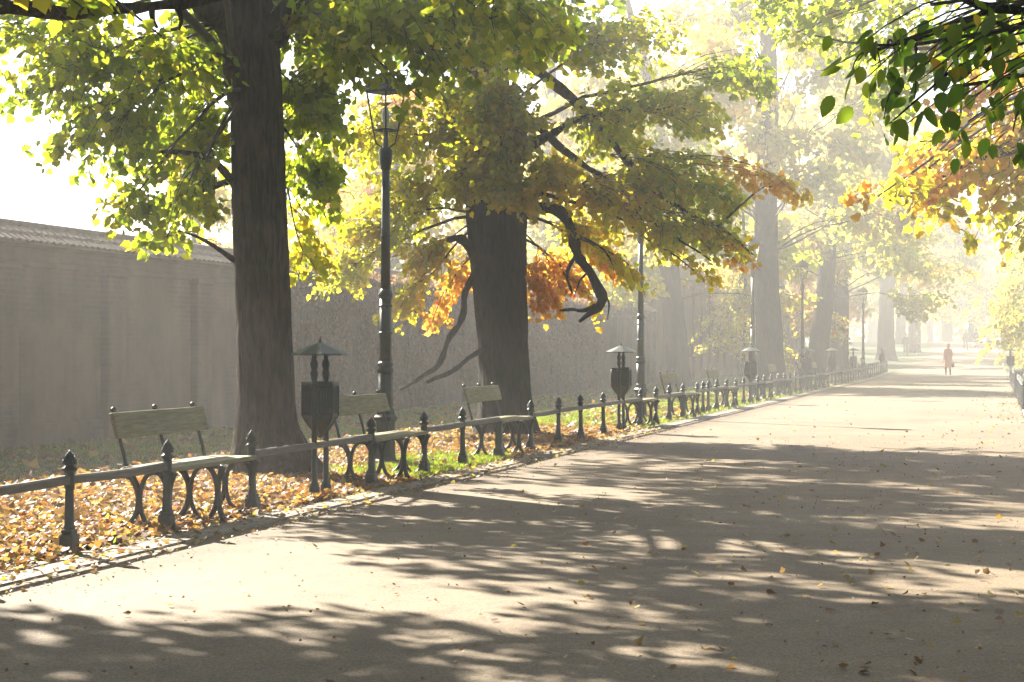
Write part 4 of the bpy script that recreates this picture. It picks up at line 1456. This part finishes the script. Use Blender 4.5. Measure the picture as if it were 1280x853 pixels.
for i, (s_, l_, sc, lab) in enumerate((
        (66, 3.0, .8, 'leafy shrub behind the near end of the right fence'), (76, 2.9, 1.0, 'rounded shrub behind the middle of the right fence'),
        (88, 3.0, 1.15, 'tall shrub directly behind the right hand benches'), (100, 3.1, 1.3, 'tall shrub past the right hand benches'),
        (115, 3.2, 1.4, 'pale shrub far along the right edge of the path'), (134, 3.4, 1.5, 'faintest shrub on the right beside the far walkers'),
        (74, -9.5, .7, 'small dark shrub between the straight pale trunk and the leaning one'))):
    p = W(s_, l_, 0)
    plant('D', p.x, p.y, i * 1.3, sc, lab, 'shrubs beside the avenue')

# the far wood that closes the avenue
nw = 26000
sw = rng.uniform(238, 262, nw); lw = rng.uniform(-75, 70, nw)
topw = 13 + 5 * smooth_noise(lw * .35, sw * .02, 1.0, 2.2)
zw = rng.random(nw) ** .8 * topw
me = leaf_mesh('far_woodland', ground_np(sw, lw, zw), rng.normal(0, 1, (nw, 3)), rng.normal(0, 1, (nw, 3)), rng.uniform(.6, 1.1, nw), cols_for('bg', nw), HALF_HEART, M['leaf'])
tag(link('far_woodland', me), 'pale wood closing the far end of the avenue in the haze', 'woodland', kind='stuff')

# ------------------------------------------------------------------ haze
HZ = MB()
x0, x1, y0, y1, z0, z1 = -130, 220, -50, 470, -1.2, 30
HZ.add([(x0, y0, z0), (x1, y0, z0), (x1, y1, z0), (x0, y1, z0), (x0, y0, z1), (x1, y0, z1), (x1, y1, z1), (x0, y1, z1)],
       [(0, 3, 2, 1), (4, 5, 6, 7), (0, 1, 5, 4), (1, 2, 6, 5), (2, 3, 7, 6), (3, 0, 4, 7)])
hm_, t, out = nt('morning_haze')
pv = N(t, 'ShaderNodeVolumePrincipled')
pv.inputs['Color'].default_value = (.93, .93, .92, 1)
pv.inputs['Density'].default_value = .0032
pv.inputs['Anisotropy'].default_value = .35
t.links.new(pv.outputs[0], out.inputs['Volume'])
HAZE_ON = True
if HAZE_ON:
    tag(HZ.build('haze', hm_), kind='stuff')

# ------------------------------------------------------------------ light, sky, camera
AZ, EL = -36.0, 33.0
sd = Vector((math.sin(R(AZ)) * math.cos(R(EL)), math.cos(R(AZ)) * math.cos(R(EL)), math.sin(R(EL))))
sl = bpy.data.lights.new('sun', 'SUN')
sl.energy = 5.0
sl.angle = R(.55)
sl.color = (1.0, .92, .79)
so = bpy.data.objects.new('sun', sl)
COL.objects.link(so)
so.rotation_euler = (-sd).to_track_quat('-Z', 'Y').to_euler()
so.location = (0, 0, 30)
w = bpy.data.worlds.new('World')
scene.world = w
w.use_nodes = True
sky = w.node_tree.nodes.new('ShaderNodeTexSky')
sky.sky_type = 'NISHITA'
sky.sun_disc = False
sky.sun_elevation = R(EL)
sky.sun_rotation = R(AZ)
sky.dust_density = 1.0
sky.air_density = .6
w.node_tree.links.new(sky.outputs[0], w.node_tree.nodes['Background'].inputs[0])
w.node_tree.nodes['Background'].inputs[1].default_value = .05

cam = bpy.data.cameras.new('camera')
cam.lens = 2400 / 1280 * 36
cam.sensor_width = 36
cam.shift_y = 10.5 / 1280
cam.clip_end = 2000
co = bpy.data.objects.new('camera', cam)
COL.objects.link(co)
co.location = (0, 0, CAMH)
co.rotation_euler = (R(90), 0, 0)
scene.camera = co

scene.view_settings.view_transform = 'Standard'
scene.view_settings.look = 'None'
scene.view_settings.exposure = 2.45
scene.view_settings.gamma = 1
cy = scene.cycles
cy.max_bounces = 6
cy.diffuse_bounces = 3
cy.glossy_bounces = 2
cy.transmission_bounces = 4
cy.transparent_max_bounces = 8
cy.volume_bounces = 1
cy.caustics_reflective = False
cy.caustics_refractive = False
cy.sample_clamp_indirect = 6
cy.use_denoising = True
